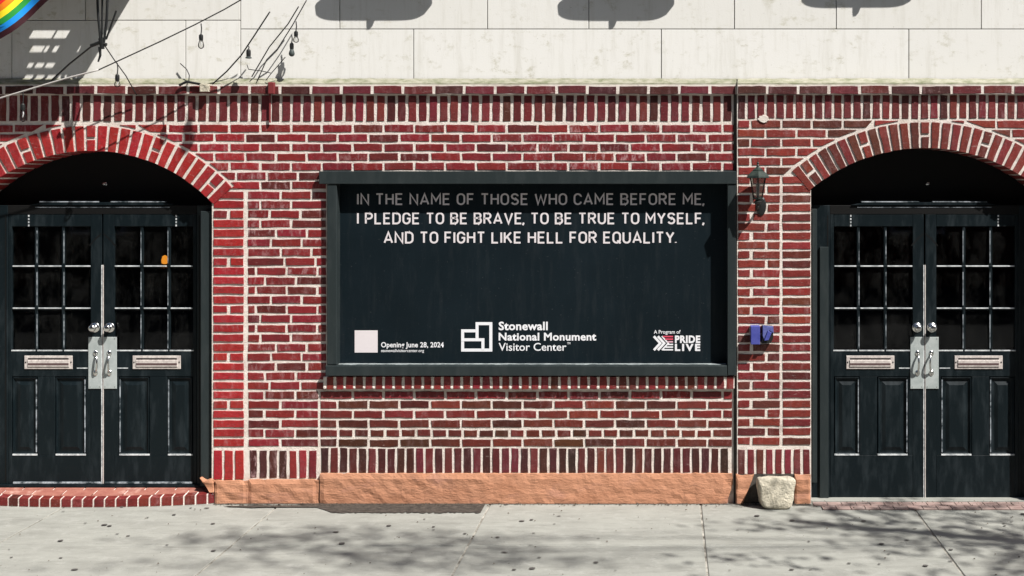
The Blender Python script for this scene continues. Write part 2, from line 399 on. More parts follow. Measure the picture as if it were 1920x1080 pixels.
def poly_brick(parent, pts, d, col, depth=0.09, name='brick', jit=0.002):
    P_ = [W(x, y, d) for x, y in pts]; c = sum(P_, Vector()) / len(P_)
    me = piece_mesh([(p.x - c.x, p.z - c.z) for p in P_], depth, random, jit)
    o = bpy.data.objects.new(name, me); COL.objects.link(o); o.parent = parent
    o.location = c + Vector((0, random.uniform(-0.001, 0.001), 0)) - WLOC[parent.name]; o.color = col; return o
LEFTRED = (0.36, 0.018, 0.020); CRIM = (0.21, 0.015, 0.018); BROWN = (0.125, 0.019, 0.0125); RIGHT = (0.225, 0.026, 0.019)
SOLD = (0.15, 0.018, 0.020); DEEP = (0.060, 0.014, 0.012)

LA = (170.0, 596.0, 313.0, 360.0)      # left arch: centre, inner and outer radius
RA = (1735.0, 614.0, 336.0, 385.0)     # right arch
def clip_limits(arch, y, extra=6):
    cx, cy, ri, ro = arch; rr = ro + extra; dy = cy - y
    return math.sqrt(rr * rr - dy * dy) if abs(dy) < rr else 0.0
def course(parentf, yc, x0, x1, phase, pitch_, L_, h, d, colf, arch=None):
    k = math.floor((x0 - phase) / pitch_) - 1; spans = []
    while phase + k * pitch_ < x1:
        a = max(x0, phase + k * pitch_); b = min(x1, phase + k * pitch_ + L_); k += 1
        if b > a: spans.append([a, b])
    if len(spans) > 1 and spans[0][1] - spans[0][0] < 12: spans.pop(0)
    if spans: spans[0][0] = x0
    if len(spans) > 1 and spans[-1][1] - spans[-1][0] < 12: spans.pop()
    if spans: spans[-1][1] = x1
    for a, b in spans:
        y0, y1 = yc - h / 2, yc + h / 2; par = parentf((a + b) / 2)
        if arch is None: rect_brick(par, a, y0, b, y1, d, colf((a + b) / 2, yc)); continue
        lt = clip_limits(arch, y0); lb = clip_limits(arch, y1); cx = arch[0]
        for side in (-1, 1):
            if side == 1:
                at, ab = max(a, cx + lt), max(a, cx + lb)
                if lb == 0 and (a + b) / 2 < cx: continue
                if lt == 0 and lb > 0 and at < ab: at = max(a, ab - 60) if ab > a else a
                if b - ab < 2 and b - at < 9: continue
                if b <= at: continue
                pts = [(at, y0), (b, y0), (b, y1), (ab, y1)] if b - ab > 2 else [(at, y0), (b, y0), (b, y0 + max(3, (y1 - y0) * (b - at) / max(1, ab - at)))]
            else:
                bt, bb = min(b, cx - lt), min(b, cx - lb)
                if lb == 0 and (a + b) / 2 >= cx: continue
                if lt == 0 and lb > 0 and bt > bb: bt = min(b, bb + 60) if bb < b else b
                if bb - a < 2 and bt - a < 9: continue
                if bt <= a: continue
                pts = [(a, y0), (bt, y0), (bb, y1), (a, y1)] if bb - a > 2 else [(a, y0), (bt, y0), (a, y0 + max(3, (y1 - y0) * (bt - a) / max(1, bt - bb)))]
            if abs(pts[0][0] - a) < 0.01 and len(pts) == 4 and abs(pts[3][0] - a) < 0.01 and abs(pts[1][0] - b) < 0.01 and abs(pts[2][0] - b) < 0.01:
                rect_brick(par, a, y0, b, y1, d, colf((a + b) / 2, yc))
            else: poly_brick(par, pts, d, colf((a + b) / 2, yc))

wallL = thing('brick_wall', W(530, BASE), 'red brick pier between left arched doorway and the dark display window', 'wall')
wallC = thing('brick_wall', W(990, BASE), 'crimson and brown brick wall above and below the display window', 'wall')
wallR = thing('brick_wall', W(1450, BASE), 'slightly projecting brick pier carrying the wall lantern and blue box', 'wall')
MD = 0.0045
# mortar bodies
def arc_pts(arch, r, a0, a1, n):
    return [(arch[0] + r * math.sin(a0 + (a1 - a0) * k / n), arch[1] - r * math.cos(a0 + (a1 - a0) * k / n)) for k in range(n + 1)]
aL = math.asin((397 - LA[0]) / LA[2]); aR = math.asin((1735 - 1521) / RA[2])
spL = arc_pts(LA, LA[2] + 0.8, aL, -aL, 40)
MB().poly([(-420, 152), (616, 152), (616, 948), (397, 948)] + spL + [(-57, 948), (-420, 948)], -MD, -0.32).build('mortar', M['mortar'], wallL)
m = MB(); m.box(616.4, 152, 1382, 324, -MD, -0.32); m.box(616.4, 700, 1382, 948, -MD, -0.32); m.build('mortar', M['mortar'], wallC)
for y0_, y1_ in ((177, 320.5), (705.5, 944)): MB().box(1375.5, y0_, 1381.9, y1_, -0.001, -0.006).build('open_joint', M['dark'], wallC)  # dark strip painted where the projecting pier casts its shadow
spR = arc_pts(RA, RA[2] + 0.8, aR, -aR, 40)
DR = 0.03
MB().poly([(1382, 152), (2300, 152), (2300, 948), (1949, 948)] + spR + [(1521, 948), (1382, 948)], DR - MD, -0.32).build('mortar', M['mortar'], wallR)

def colL(x, y):
    if x < 462: return pal((0.28, 0.016, 0.020), 0.18, 0.05, 0.6)
    if x < 600:
        return pal(CRIM, 0.2, 0.15, 0.9 if y < 520 or 640 < y < 760 else 0.5)
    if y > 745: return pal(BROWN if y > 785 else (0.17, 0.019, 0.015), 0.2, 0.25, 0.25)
    return pal(CRIM, 0.18, 0.12, 1.0 if 950 < x < 1340 else 0.45)
def parLC(x): return wallL if x < 604 else wallC
RY = [240.7 + 17.87 * i for i in range(34)]
PH = (663.7, 693.3)
for i, y in enumerate(RY):
    ph = PH[i % 2]
    if i <= 4: course(parLC, y, -250, 1376, ph, 57.8, 53, 13.2, 0, colL, LA)
    elif i <= 6: course(parLC, y, -250, 611, ph - (17 if i % 3 else 0), 57.8, 53, 13.2, 0, colL, LA)
    elif i <= 27:
        off = random.choice((0, 9, -12, 20)); L_ = 53
        course(parLC, y, 465, 611, ph + off, 57.8, L_, 12.9, 0, colL); course(parLC, y, -250, -126, ph, 57.8, 52.6, 12.9, 0, colL)
    else:
        course(parLC, y, 466, 596, ph + 8, 57.8, 52.6, 12.9, 0, colL); course(parLC, y, -250, -126, ph, 57.8, 52.6, 12.9, 0, colL)
        if i == 32: course(parLC, y, 601, 1372, 608, 29.2, 23.5, 12.2, 0, colL)
        else: course(parLC, y, 601, 1372, ph, 57.8, 53, 13.2, 0, colL)
# quoin columns beside the left opening
for i, y in enumerate(RY):
    for mir in (0, 1):
        f = (lambda x: 340 - x) if mir else (lambda x: x)
        def rb(a, b, y0, y1):
            a, b = sorted((f(a), f(b))); rect_brick(wallL, a, y0, b, y1, 0.002, pal(LEFTRED, 0.15, 0.05, 0.3))
        if i == 7: poly_brick(wallL, [(f(421), y - 6), (f(456), y - 6), (f(456), y + 6.3), (f(407), y + 6.3)], 0.002, pal(LEFTRED))
        if i == 6: poly_brick(wallL, [(f(433), y + 5), (f(446), y - 5.5), (f(455), y + 5)], 0.002, pal(LEFTRED, 0.1))
        if i >= 8:
            if i % 5 == 4: rb(400, 425, y - 6.3, y + 6.3); rb(432, 456, y - 6.3, y + 6.3)
            else: rb(400, 456.5, y - 6.3, y + 6.3)
for k in range(3):
    for mir in (0, 1):
        x = 401 + k * 20.2; a, b = (x, x + 15)
        if mir: a, b = 340 - b, 340 - a
        rect_brick(wallL, a, 845, b, 899, 0.002, pal(LEFTRED, 0.12))
for k in range(7):
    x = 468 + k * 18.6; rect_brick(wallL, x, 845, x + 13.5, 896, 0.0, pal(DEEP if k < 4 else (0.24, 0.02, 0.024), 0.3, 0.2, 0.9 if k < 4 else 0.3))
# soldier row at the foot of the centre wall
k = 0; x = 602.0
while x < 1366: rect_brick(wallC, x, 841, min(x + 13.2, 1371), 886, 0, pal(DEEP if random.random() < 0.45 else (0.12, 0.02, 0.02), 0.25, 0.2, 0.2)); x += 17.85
# rowlock sill under the window
x = 612.0; mm = MB().box(606, 706.5, 1377, 728.5, 0.028, -0.0025, 0.002); mm.build('sill_mortar', M['mortar'], wallC)
while x < 1370: rect_brick(wallC, x, 706, x + 13.4, 730, 0.031, pal((0.22, 0.022, 0.022), 0.2, 0.2, 0.2), 0.03); x += 18.3

x = 611.0
while x < 1372:
    r_ = random.uniform(0.006, 0.011)
    MB().lathe(W(x - 2.3, 726.5, 0.029), [(r_, 0), (r_ * 0.9, 0.003), (r_ * 0.4, 0.005)], 7, 'y', 1, 1.2).build('mortar_lump', M['mortar'], wallC); x += 18.3
# right wall
def colR(x, y): return pal(RIGHT if y < 600 else (0.19, 0.02, 0.018), 0.2, 0.18, 0.3 if y < 700 else 0.15)
parR = lambda x: wallR
RY2 = [232.7 + 17.49 * j for j in range(35)]
PH2 = (1410.0, 1438.3)
for j, y in enumerate(RY2):
    if j <= 5: course(parR, y, 1384, 2130, PH2[j % 2], 57.6, 52.6, 12.9, DR, colR, RA)
    else:
        if j % 2: rect_brick(wallR, 1384, y - 6.4, 1434, y + 6.4, DR, colR(1400, y)); rect_brick(wallR, 1440, y - 6.4, 1462, y + 6.4, DR, colR(1450, y))
        else: rect_brick(wallR, 1384, y - 6.4, 1406, y + 6.4, DR, colR(1400, y)); rect_brick(wallR, 1412, y - 6.4, 1462, y + 6.4, DR, colR(1450, y))
        course(parR, y, 2010, 2130, PH2[j % 2], 57.6, 52.6, 12.9, DR, colR)
        if j >= 7: rect_brick(wallR, 1468, y - 6.4, 1519.5, y + 6.4, DR, colR(1490, y)); rect_brick(wallR, 1950.5, y - 6.4, 2002, y + 6.4, DR, colR(1490, y))
        else:
            for f in ((lambda x: x), (lambda x: 3470 - x)):
                poly_brick(wallR, [(f(1468), y - 6), (f(1496), y - 6), (f(1507), y + 6), (f(1468), y + 6)], DR, colR(1490, y))
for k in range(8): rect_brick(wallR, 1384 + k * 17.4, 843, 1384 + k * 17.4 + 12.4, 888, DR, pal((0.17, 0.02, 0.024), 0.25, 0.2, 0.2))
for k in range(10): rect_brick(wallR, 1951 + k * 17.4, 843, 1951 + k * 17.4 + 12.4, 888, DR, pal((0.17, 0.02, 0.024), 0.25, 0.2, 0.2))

# arch rings
def arch_ring(arch, a_end, pitch_a, d, base, label, dark):
    t = thing('brick_arch', W(arch[0], arch[1] - arch[3], d), label, 'arch')
    cx, cy, ri, ro = arch; n = int(a_end / pitch_a + 0.2)
    for k in range(-n, n + 1):
        th = k * pitch_a
        def P_(r, w): return (cx + r * math.sin(th) + w * math.cos(th), cy - r * math.cos(th) + w * math.sin(th))
        wi, wo = 0.345 * pitch_a * ri, 0.365 * pitch_a * ro
        def wd(r): return wi + (wo - wi) * (r - ri) / (ro - ri)
        segs = [(ri, ro)] if k % 6 else [(ri, (ri + ro) / 2 - 3.2), ((ri + ro) / 2 + 3.2, ro)]
        for r0, r1 in segs:
            poly_brick(t, [P_(r0, -wd(r0)), P_(r0, wd(r0)), P_(r1, wd(r1)), P_(r1, -wd(r1))], d, pal(base, 0.15, dark, 0.25), 0.30)
    return t
arch_ring(LA, aL, 0.0617, 0.004, (0.37, 0.019, 0.019), 'bright red brick arch ring over the left doorway', 0.0)
arch_ring(RA, aR, 0.0527, DR + 0.003, (0.20, 0.026, 0.019), 'brown red brick arch ring over the right doorway', 0.25)

# cornice courses
def cornice(x0, x1, d, y_s0, y_s1, ps, ws, phs, phb, label, loc):
    t = thing('brick_cornice', loc, label, 'cornice')
    x = phs + math.ceil((x0 - phs) / ps) * ps
    while x + ws < x1:
        if 500 < x < 512 or True: rect_brick(t, x, y_s0, x + ws, y_s1, d, pal(SOLD, 0.28, 0.2, 0.35 if x > 1380 or x < 500 else 0.15))
        x += ps
    MB().box(x0, 158.5, x1, 176.2, d + 0.027, d - 0.0025).build('band_mortar', M['mortar'], t)
    x = phb + math.ceil((x0 - phb) / 57.6) * 57.6
    while x < x1 - 4:
        rect_brick(t, x, 161.5, min(x + 52, x1 - 1.5), 175.8, d + 0.030, pal((0.13, 0.018, 0.022), 0.2, 0.3, 0.25), 0.04); x += 57.6
    # sloping weathered mortar wash on top of the band
    w = MB(); n = int((x1 - x0) / 8); a = []; b = []; c = []
    for k in range(n + 1):
        px = x0 + (x1 - x0) * k / n; jt = 1.1 * noise.noise(Vector((px * 0.07, 1.7, 0)))
        a.append(W(px, 158.7, d + 0.0265)); b.append(W(px, 155.5 + jt, d + 0.024 + 0.001 * jt)); c.append(W(px, 147.0 + jt, -0.004))
    w.add(a + b + c, [(k, k + 1, n + 1 + k + 1, n + 1 + k) for k in range(n)] + [(n + 1 + k, n + 1 + k + 1, 2 * n + 2 + k + 1, 2 * n + 2 + k) for k in range(n)])
    w.build('mortar_wash', M['wash'], t)
    return t
cornice(-250, 1381, 0.0, 179.5, 227, 19.7, 14.4, 529.2, 643.0, 'long cornice of upright bricks under the stone from the left edge to the window corner', W(600, 200))
cornice(1383, 2130, DR, 178.5, 221.5, 18.05, 13.4, 1384, 1384, 'projecting brick cornice of upright bricks above the right arch and lantern', W(1700, 200))

# plain continuation of the facade beyond the frame
m = MB(); m.wbox(GX(-2400), GX(-420), 0, W(0, 152).z, 0, 0.3); tag(m.build('brick_wall', mat_two('far_brick', (0.2, 0.02, 0.02), (0.3, 0.06, 0.05), 20)), 'plain red brick wall beyond the left doorway', 'wall')
m = MB(); m.wbox(GX(2300), GX(4200), 0, W(0, 152).z, -DR, 0.3); tag(m.build('brick_wall', mat_two('far_brick_right', (0.2, 0.02, 0.02), (0.3, 0.06, 0.05), 20)), 'plain red brick wall beyond the right doorway', 'wall')

# stone facing
stone = thing('stone_facing', W(960, 148), 'off white limestone block facing above the brick cornice', 'wall')
MB().box(-2400, -900, 4200, 151, -0.022, -0.3).build('backing', M['dark'], stone)
def block(x0, y0, x1, y1, d=-0.012):
    j = random.uniform(-0.0012, 0.0012)
    o = MB().box(x0 + 0.75, y0 + 0.75, x1 - 0.75, y1 - 0.75, d + j, -0.022, 0.0015).build('stone_block', M['stone'], stone, W((x0 + x1) / 2, (y0 + y1) / 2, d))
    return o
for a, b in ((-900, -440), (-440, 22), (22, 348), (348, 451)): block(a, 38, b, 149)
X1 = [451, 775.5, 1240, 1704, 2168, 2632, 3100]
for a, b in zip(X1[:-1], X1[1:]): block(a, 54.5, b, 149)
X2 = [451, 637, 914, 1104, 1377, 1568, 1840, 2030, 2300, 2700]
for a, b in zip(X2[:-1], X2[1:]): block(a, -38, b, 54.5)
for a, b in ((-900, -500), (-500, -120), (-120, 160), (160, 451)): block(a, -38, b, 38)
for r_ in range(4):
    x = -900 + (r_ % 2) * 140
    while x < 2700: block(x, -38 - 95 * (r_ + 1), x + 280, -38 - 95 * r_); x += 280

# interior behind the openings
room = MB(); x0, x1 = GX(-300), GX(2250)
room.wbox(x0, x1, -0.02, 3.4, 0.33, 3.5)
me_o = room.build('interior', M['int'])
bm = bmesh.new(); bm.from_mesh(me_o.data)
for f in [f for f in bm.faces if abs(f.calc_center_median().y - 0.33) < 0.01]: bm.faces.remove(f)
bm.to_mesh(me_o.data); bm.free(); tag(me_o, kind='structure')

# ---------------------------------------------------------------- plinth
def rough(name, pts_f, d, mat, parent, nx=40, ny=6, amp=0.004, seed=0, back=-0.0026, sz=14):
    # pts_f(u,v) -> pixel; u,v in 0..1, v=0 top
    m = MB(); V = []
    for j in range(ny + 1):
        for i in range(nx + 1):
            u, v = i / nx, j / ny; px, py = pts_f(u, v); p = W(px, py, d)
            q = p + Vector((0, 0, 0)); e = min(u * nx, (1 - u) * nx, v * ny * 1.0, 1.0)
            q.y -= amp * noise.noise(Vector((p.x * sz, seed, p.z * sz * 1.5))) + (0 if e >= 1 else -0.008)
            if v == 0: q.z += amp * 1.2 * noise.noise(Vector((p.x * 22, seed + 5, 1)))
            V.append(q)
    F = [(j * (nx + 1) + i, (j + 1) * (nx + 1) + i, (j + 1) * (nx + 1) + i + 1, j * (nx + 1) + i + 1) for j in range(ny) for i in range(nx)]
    n0 = len(V)
    border = [i for i in range(nx + 1)] + [j * (nx + 1) + nx for j in range(1, ny + 1)] + [ny * (nx + 1) + i for i in range(nx - 1, -1, -1)] + [j * (nx + 1) for j in range(ny - 1, 0, -1)]
    for b in border: V.append(Vector((V[b].x, -back, V[b].z)))
    nb = len(border)
    for k in range(nb): F.append((border[k], border[(k + 1) % nb], n0 + (k + 1) % nb, n0 + k))
    m.add(V, F); return m.build(name, mat, parent)
lerp = lambda a, b, t: a + (b - a) * t
plinth = thing('plinth', W(990, BASE), 'long salmon painted concrete plinth at the foot of the brick wall under the window', 'plinth')
rough('base_block', lambda u, v: (lerp(599, 1373 + 3 * math.sin(v * 5) - 6 * v, u), lerp(889, 944.5, v)), 0.03, M['plinth'], plinth, 90, 6, 0.007)
plL = thing('plinth', W(500, BASE), 'orange painted concrete plinth beside the curved doorstep of the left door', 'plinth')
rough('base_block', lambda u, v: (lerp(466, 597.5, u), lerp(900, 944.5, v)), 0.022, M['plinth'], plL, 24, 6, 0.007, 2)
rough('base_block', lambda u, v: (lerp(402, 464.5, u), lerp(902, 944.5, v)), 0.028, M['plinth'], plL, 14, 6, 0.010, 3)
rough('corner_lump', lambda u, v: (lerp(374 + 18 * v, 401, u), lerp(898 + 4 * u, 923, v)), 0.02, M['plinth'], plL, 8, 5, 0.014, 4, back=-0.1)
plR = thing('plinth', W(1450, BASE), 'short broken pieces of orange plinth either side of the pale stone by the right door', 'plinth')
rough('base_block', lambda u, v: (lerp(1380, lerp(1414, 1393, v), u), lerp(891, 944.5, v)), DR + 0.022, M['plinth'], plR, 8, 6, 0.01, 5, back=DR - 0.0026)
rough('base_block', lambda u, v: (lerp(1490, 1520, u), lerp(891, 944.5, v)), DR + 0.022, M['plinth'], plR, 8, 6, 0.008, 6, back=DR - 0.0026)
MB().box(1381, 889, 1490, 944, DR + 0.001, DR - 0.0028).build('dark_gap', M['dark'], plR)
rough('base_block', lambda u, v: (lerp(1950, 2130, u), lerp(891, 944.5, v)), DR + 0.022, M['plinth'], plR, 20, 6, 0.008, 7, back=DR - 0.0026)
# pale block leaning at the pier foot
def boulder():
    bm = bmesh.new(); bmesh.ops.create_icosphere(bm, subdivisions=5, radius=1)
    for v in bm.verts:
        p = v.co.copy(); q = Vector([math.copysign(abs(c) ** 0.42, c) for c in p])
        k = 1 / max(1e-6, (abs(q.x) ** 6 + abs(q.y) ** 6 + abs(q.z) ** 6) ** (1 / 6)); q *= k
        w = 1 + 0.16 * q.z
        r = Vector((q.x * 0.122 * w, q.y * 0.075, q.z * 0.104))
        r += p * (0.006 * noise.noise(r * 28) + 0.009 * noise.noise(r * 11))
        v.co = r
    me = bpy.data.meshes.new('kerb_stone'); bm.to_mesh(me); bm.free()
    c = W(1455, 920, DR + 0.085)
    o = link('loose_stone', me, M['boulder'], None, (c.x, c.y, 0.1035), True)
    o.rotation_euler = (R(-4), R(1), R(4)); return o
tag(boulder(), 'pale rough stone block leaning against the foot of the right pier', 'stone')

# ---------------------------------------------------------------- display window
win = thing('display_window', W(990, 705), 'wide dark display window with pledge lettering and grey painted frame', 'window')
MB().box(598, 321, 1381, 345, 0.052, -0.0035, 0.003).build('lintel_board', M['frame'], win)
MB().box(613, 345.2, 631, 684, 0.045, -0.10, 0.003).build('jamb', M['frame'], win)
MB().box(1364, 345.2, 1380.5, 704, 0.045, -0.10, 0.003).build('jamb', M['frame'], win)
s = MB(); s.box(610, 686, 1363.2, 705, 0.068, -0.0035, 0.003); s.build('sill', M['frame'], win)
# top of the sill, sunlight painted in as a pale colour
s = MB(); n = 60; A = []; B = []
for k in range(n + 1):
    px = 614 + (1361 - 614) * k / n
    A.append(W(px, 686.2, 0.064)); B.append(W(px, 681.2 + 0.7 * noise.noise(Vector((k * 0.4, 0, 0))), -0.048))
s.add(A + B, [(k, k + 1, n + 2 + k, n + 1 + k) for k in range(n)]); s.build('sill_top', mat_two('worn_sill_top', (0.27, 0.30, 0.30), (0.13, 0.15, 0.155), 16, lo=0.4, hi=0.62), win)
PD = -0.052
panel = MB().box(622, 340, 1372, 690, PD, -0.2).build('sign_panel', M['panel'], win)
f = MB(); n = 24; A = []; B = []
for k in range(n + 1):
    py = 402 + (660 - 402) * k / n
    A.append(W(632, py, PD + 0.006)); B.append(W(636.5 + 1.5 * noise.noise(Vector((k * 0.5, 0, 3))), py, PD + 0.001))
f.add(A + B, [(k, k + 1, n + 2 + k, n + 1 + k) for k in range(n)]); f.build('film_edge', M['film'], panel)

# stroke lettering
def arc(cx, cy, rx, ry, a0, a1, n=8): return [(cx + rx * math.cos(R(a0 + (a1 - a0) * k / n)), cy + ry * math.sin(R(a0 + (a1 - a0) * k / n))) for k in range(n + 1)]
Wd = 0.60; h_ = Wd / 2
G = {
 'A': (.68, [[(0, 0), (.34, 1), (.68, 0)], [(.10, .28), (.58, .28)]]),
 'B': (.58, [[(0, .53), (.32, .53)] + arc(.32, .765, .22, .235, -90, 90) + [(0, 1), (0, 0)] + [(.32, 0)] + arc(.32, .265, .26, .265, -90, 90) + [(.3, .53)]]),
 'C': (.58, [[(.58, .74)] + arc(h_, .70, h_ - .01, .30, 10, 180) + arc(h_, .30, h_ - .01, .30, 180, 350)]),
 'D': (.60, [[(0, 0), (0, 1), (.28, 1)] + arc(.28, .68, .32, .32, 90, 0) + arc(.28, .32, .32, .32, 0, -90) + [(0, 0)]]),
 'E': (.52, [[(.52, 0), (0, 0), (0, 1), (.52, 1)], [(0, .52), (.46, .52)]]),
 'F': (.50, [[(0, 0), (0, 1), (.50, 1)], [(0, .5), (.44, .5)]]),
 'G': (.60, [[(.58, .74)] + arc(h_, .70, h_ - .01, .30, 10, 180) + arc(h_, .30, h_ - .01, .30, 180, 360) + [(.59, .48), (.34, .48)]]),
 'H': (.58, [[(0, 0), (0, 1)], [(.58, 0), (.58, 1)], [(0, .52), (.58, .52)]]),
 'I': (.0, [[(0, 0), (0, 1)]]),
 'K': (.60, [[(0, 0), (0, 1)], [(.56, 1), (.02, .38)], [(.22, .58), (.60, 0)]]),
 'L': (.50, [[(0, 1), (0, 0), (.50, 0)]]),
 'M': (.74, [[(0, 0), (0, 1), (.37, .35), (.74, 1), (.74, 0)]]),
 'N': (.62, [[(0, 0), (0, 1), (.62, 0), (.62, 1)]]),
 'O': (.60, [arc(h_, .70, h_, .30, 0, 180) + arc(h_, .30, h_, .30, 180, 360) + [(.60, .70)]]),
 'P': (.56, [[(0, 0), (0, 1), (.30, 1)] + arc(.30, .735, .26, .265, 90, -90) + [(0, .47)]]),
 'Q': (.60, [arc(h_, .70, h_, .30, 0, 180) + arc(h_, .30, h_, .30, 180, 360) + [(.60, .70)], [(.36, .22), (.64, -.06)]]),
 'R': (.58, [[(0, 0), (0, 1), (.30, 1)] + arc(.30, .745, .26, .255, 90, -90) + [(0, .49)], [(.30, .49), (.58, 0)]]),
 'S': (.58, [[(.55, .80)] + arc(.29, .76, .27, .24, 20, 270) + arc(.29, .26, .28, .26, 90, -160)]),
 'T': (.58, [[(0, 1), (.58, 1)], [(.29, 1), (.29, 0)]]),
 'U': (.58, [[(0, 1)] + arc(.29, .30, .29, .30, 180, 360) + [(.58, 1)]]),
 'V': (.66, [[(0, 1), (.33, 0), (.66, 1)]]),
 'W': (.94, [[(0, 1), (.22, 0), (.47, .85), (.72, 0), (.94, 1)]]),
 'Y': (.62, [[(0, 1), (.31, .45), (.62, 1)], [(.31, .45), (.31, 0)]]),
 ',': (.0, [[(.02, .08), (-.06, -.17)]]), '.': (.0, [[(0, 0), (0, .07)]]),
}
def ribbon(mb, pts, t, d, fx):
    P_ = [Vector((x, y)) for x, y in pts]; n = len(P_); Lf = []; Rt = []
    for i, p in enumerate(P_):
        a = (p - P_[i - 1]).normalized() if i else (P_[1] - p).normalized()
        b = (P_[i + 1] - p).normalized() if i < n - 1 else a
        closed = (P_[0] - P_[-1]).length < 1e-5
        if closed and i == 0: a = (P_[0] - P_[-2]).normalized()
        if closed and i == n - 1: b = (P_[1] - P_[0]).normalized()
        tn = (a + b); tn = tn.normalized() if tn.length > 1e-6 else a
        nr = Vector((-tn.y, tn.x)); c = max(0.45, nr.dot(Vector((-a.y, a.x))))
        Lf.append(p + nr * (t / 2 / c)); Rt.append(p - nr * (t / 2 / c))
    V = [fx(q.x, q.y, d) for q in Lf] + [fx(q.x, q.y, d) for q in Rt]
    mb.add(V, [(k, k + 1, n + k + 1, n + k) for k in range(n - 1)])
def stroke_text(txt, x0, x1, ybase, cap, t, mat, parent, sp=0.30, word=0.42):
    adv = 0; items = []
    for i, ch in enumerate(txt):
        if ch == ' ': adv += word; continue
        if ch in ',.': adv -= 0.10
        items.append((ch, adv)); adv += G[ch][0] + sp
    tot = adv - sp; kx = (x1 - x0) / (tot * cap)
    mb = MB()
    for ch, a in items:
        for si, st in enumerate(G[ch][1]):
            def fx(x, y, d, a=a): return W(x0 + (a + x) * cap * kx, ybase - y * cap, d)
            ribbon(mb, st, t, PD + 0.0012 + 0.0004 * si, fx)
    return mb.build('lettering', mat, parent)
stroke_text('IN THE NAME OF THOSE WHO CAME BEFORE ME,', 671, 1319, 383, 19.2, 0.155, M['print'], panel)
stroke_text('I PLEDGE TO BE BRAVE, TO BE TRUE TO MYSELF,', 671, 1319, 419, 19.2, 0.165, M['print'], panel)
stroke_text('AND TO FIGHT LIKE HELL FOR EQUALITY.', 721, 1267, 455, 19.2, 0.165, M['print'], panel)
def font_text(txt, x0, x1, ybase, size, bold, mat, parent, track=1.0, thick=True):
    cu = bpy.data.curves.new('lettering', 'FONT'); cu.body = txt; cu.size = 1; cu.offset = bold; cu.space_character = track
    cu.resolution_u = 3
    o = bpy.data.objects.new('tmp', cu); COL.objects.link(o); bpy.context.view_layer.update()
    me = bpy.data.meshes.new_from_object(o.evaluated_get(bpy.context.evaluated_depsgraph_get()))
    bpy.data.objects.remove(o)
    xa = min(v.co.x for v in me.vertices); xb = max(v.co.x for v in me.vertices); kx = (x1 - x0) / (xb - xa)
    loc = WLOC[parent.name]
    for v in me.vertices:
        p = W(x0 + (v.co.x - xa) * kx, ybase - v.co.y * size, PD + 0.0015) - loc; v.co = p
    me.materials.clear()
    return link('lettering', me, mat, parent, loc)
font_text('Stonewall', 935, 1027, 618.5, 21.5, 0.028, M['printw'], panel, 1.05)
font_text('National Monument', 935, 1118, 638, 20, 0.028, M['printw'], panel, 1.05)
font_text('Visitor Center', 935, 1062, 657.5, 21, 0.008, M['printw'], panel)
font_text('TM', 1063.5, 1069.5, 645.5, 5.5, 0.01, M['printw'], panel)
font_text('Opening June 28, 2024', 714.5, 832, 651, 13.5, 0.02, M['printw'], panel, 1.03)
font_text('stonewallvisitorcenter.org', 714.5, 795, 660, 8.0, 0.008, M['printw'], panel)
font_text('A Program of', 1226, 1276, 625.5, 9.5, 0.012, M['printw'], panel)
font_text('PRIDE', 1265.5, 1313, 642.3, 18.2, 0.045, M['printw'], panel, 1.1)
font_text('LIVE', 1265.5, 1313, 657.3, 17.4, 0.045, M['printw'], panel, 1.35)
MB().box(665, 619.5, 708, 661, PD + 0.002, PD - 0.001).build('white_square', M['print'], panel)
lg = MB(); fx = lambda x, y, d: W(x, y, d)
for i, st in enumerate([[(894.5, 604 + 2.8), (920.3, 606.8), (920.3, 656.3), (867.5, 656.3), (867.5, 620.3), (894.5, 620.3)],
                        [(894.5, 604), (894.5, 639.7)], [(864.7, 637), (905.5, 637), (905.5, 656.3)]]):
    ribbon(lg, st, 5.6, PD + 0.0012 + 0.0004 * i, fx)
lg.build('stone_logo', M['printw'], panel)
lg = MB()
for i, x in enumerate((1226, 1233.5, 1241)):
    ribbon(lg, [(x, 630.5), (x + 12, 643.5), (x, 656.5)], 4.4 if i < 2 else 2.6, PD + 0.0014, fx)
lg.build('chevron_logo', M['printw'], panel)
lg = MB(); lg2 = MB(); lg3 = MB()
for i in range(6):
    y = 631.0 + i * 4.95; x = 1241 + (11 - abs(643.5 - y) * 0.85) + 1.5
    (lg if i < 2 else lg3 if i == 2 else lg2).box(x, y - 1.2, 1262, y + 1.3, PD + 0.002, PD - 0.001)
lg.build('logo_stripe', M['printr'], panel); lg3.build('logo_stripe', M['printp'], panel); lg2.build('logo_stripe', M['printw'], panel)

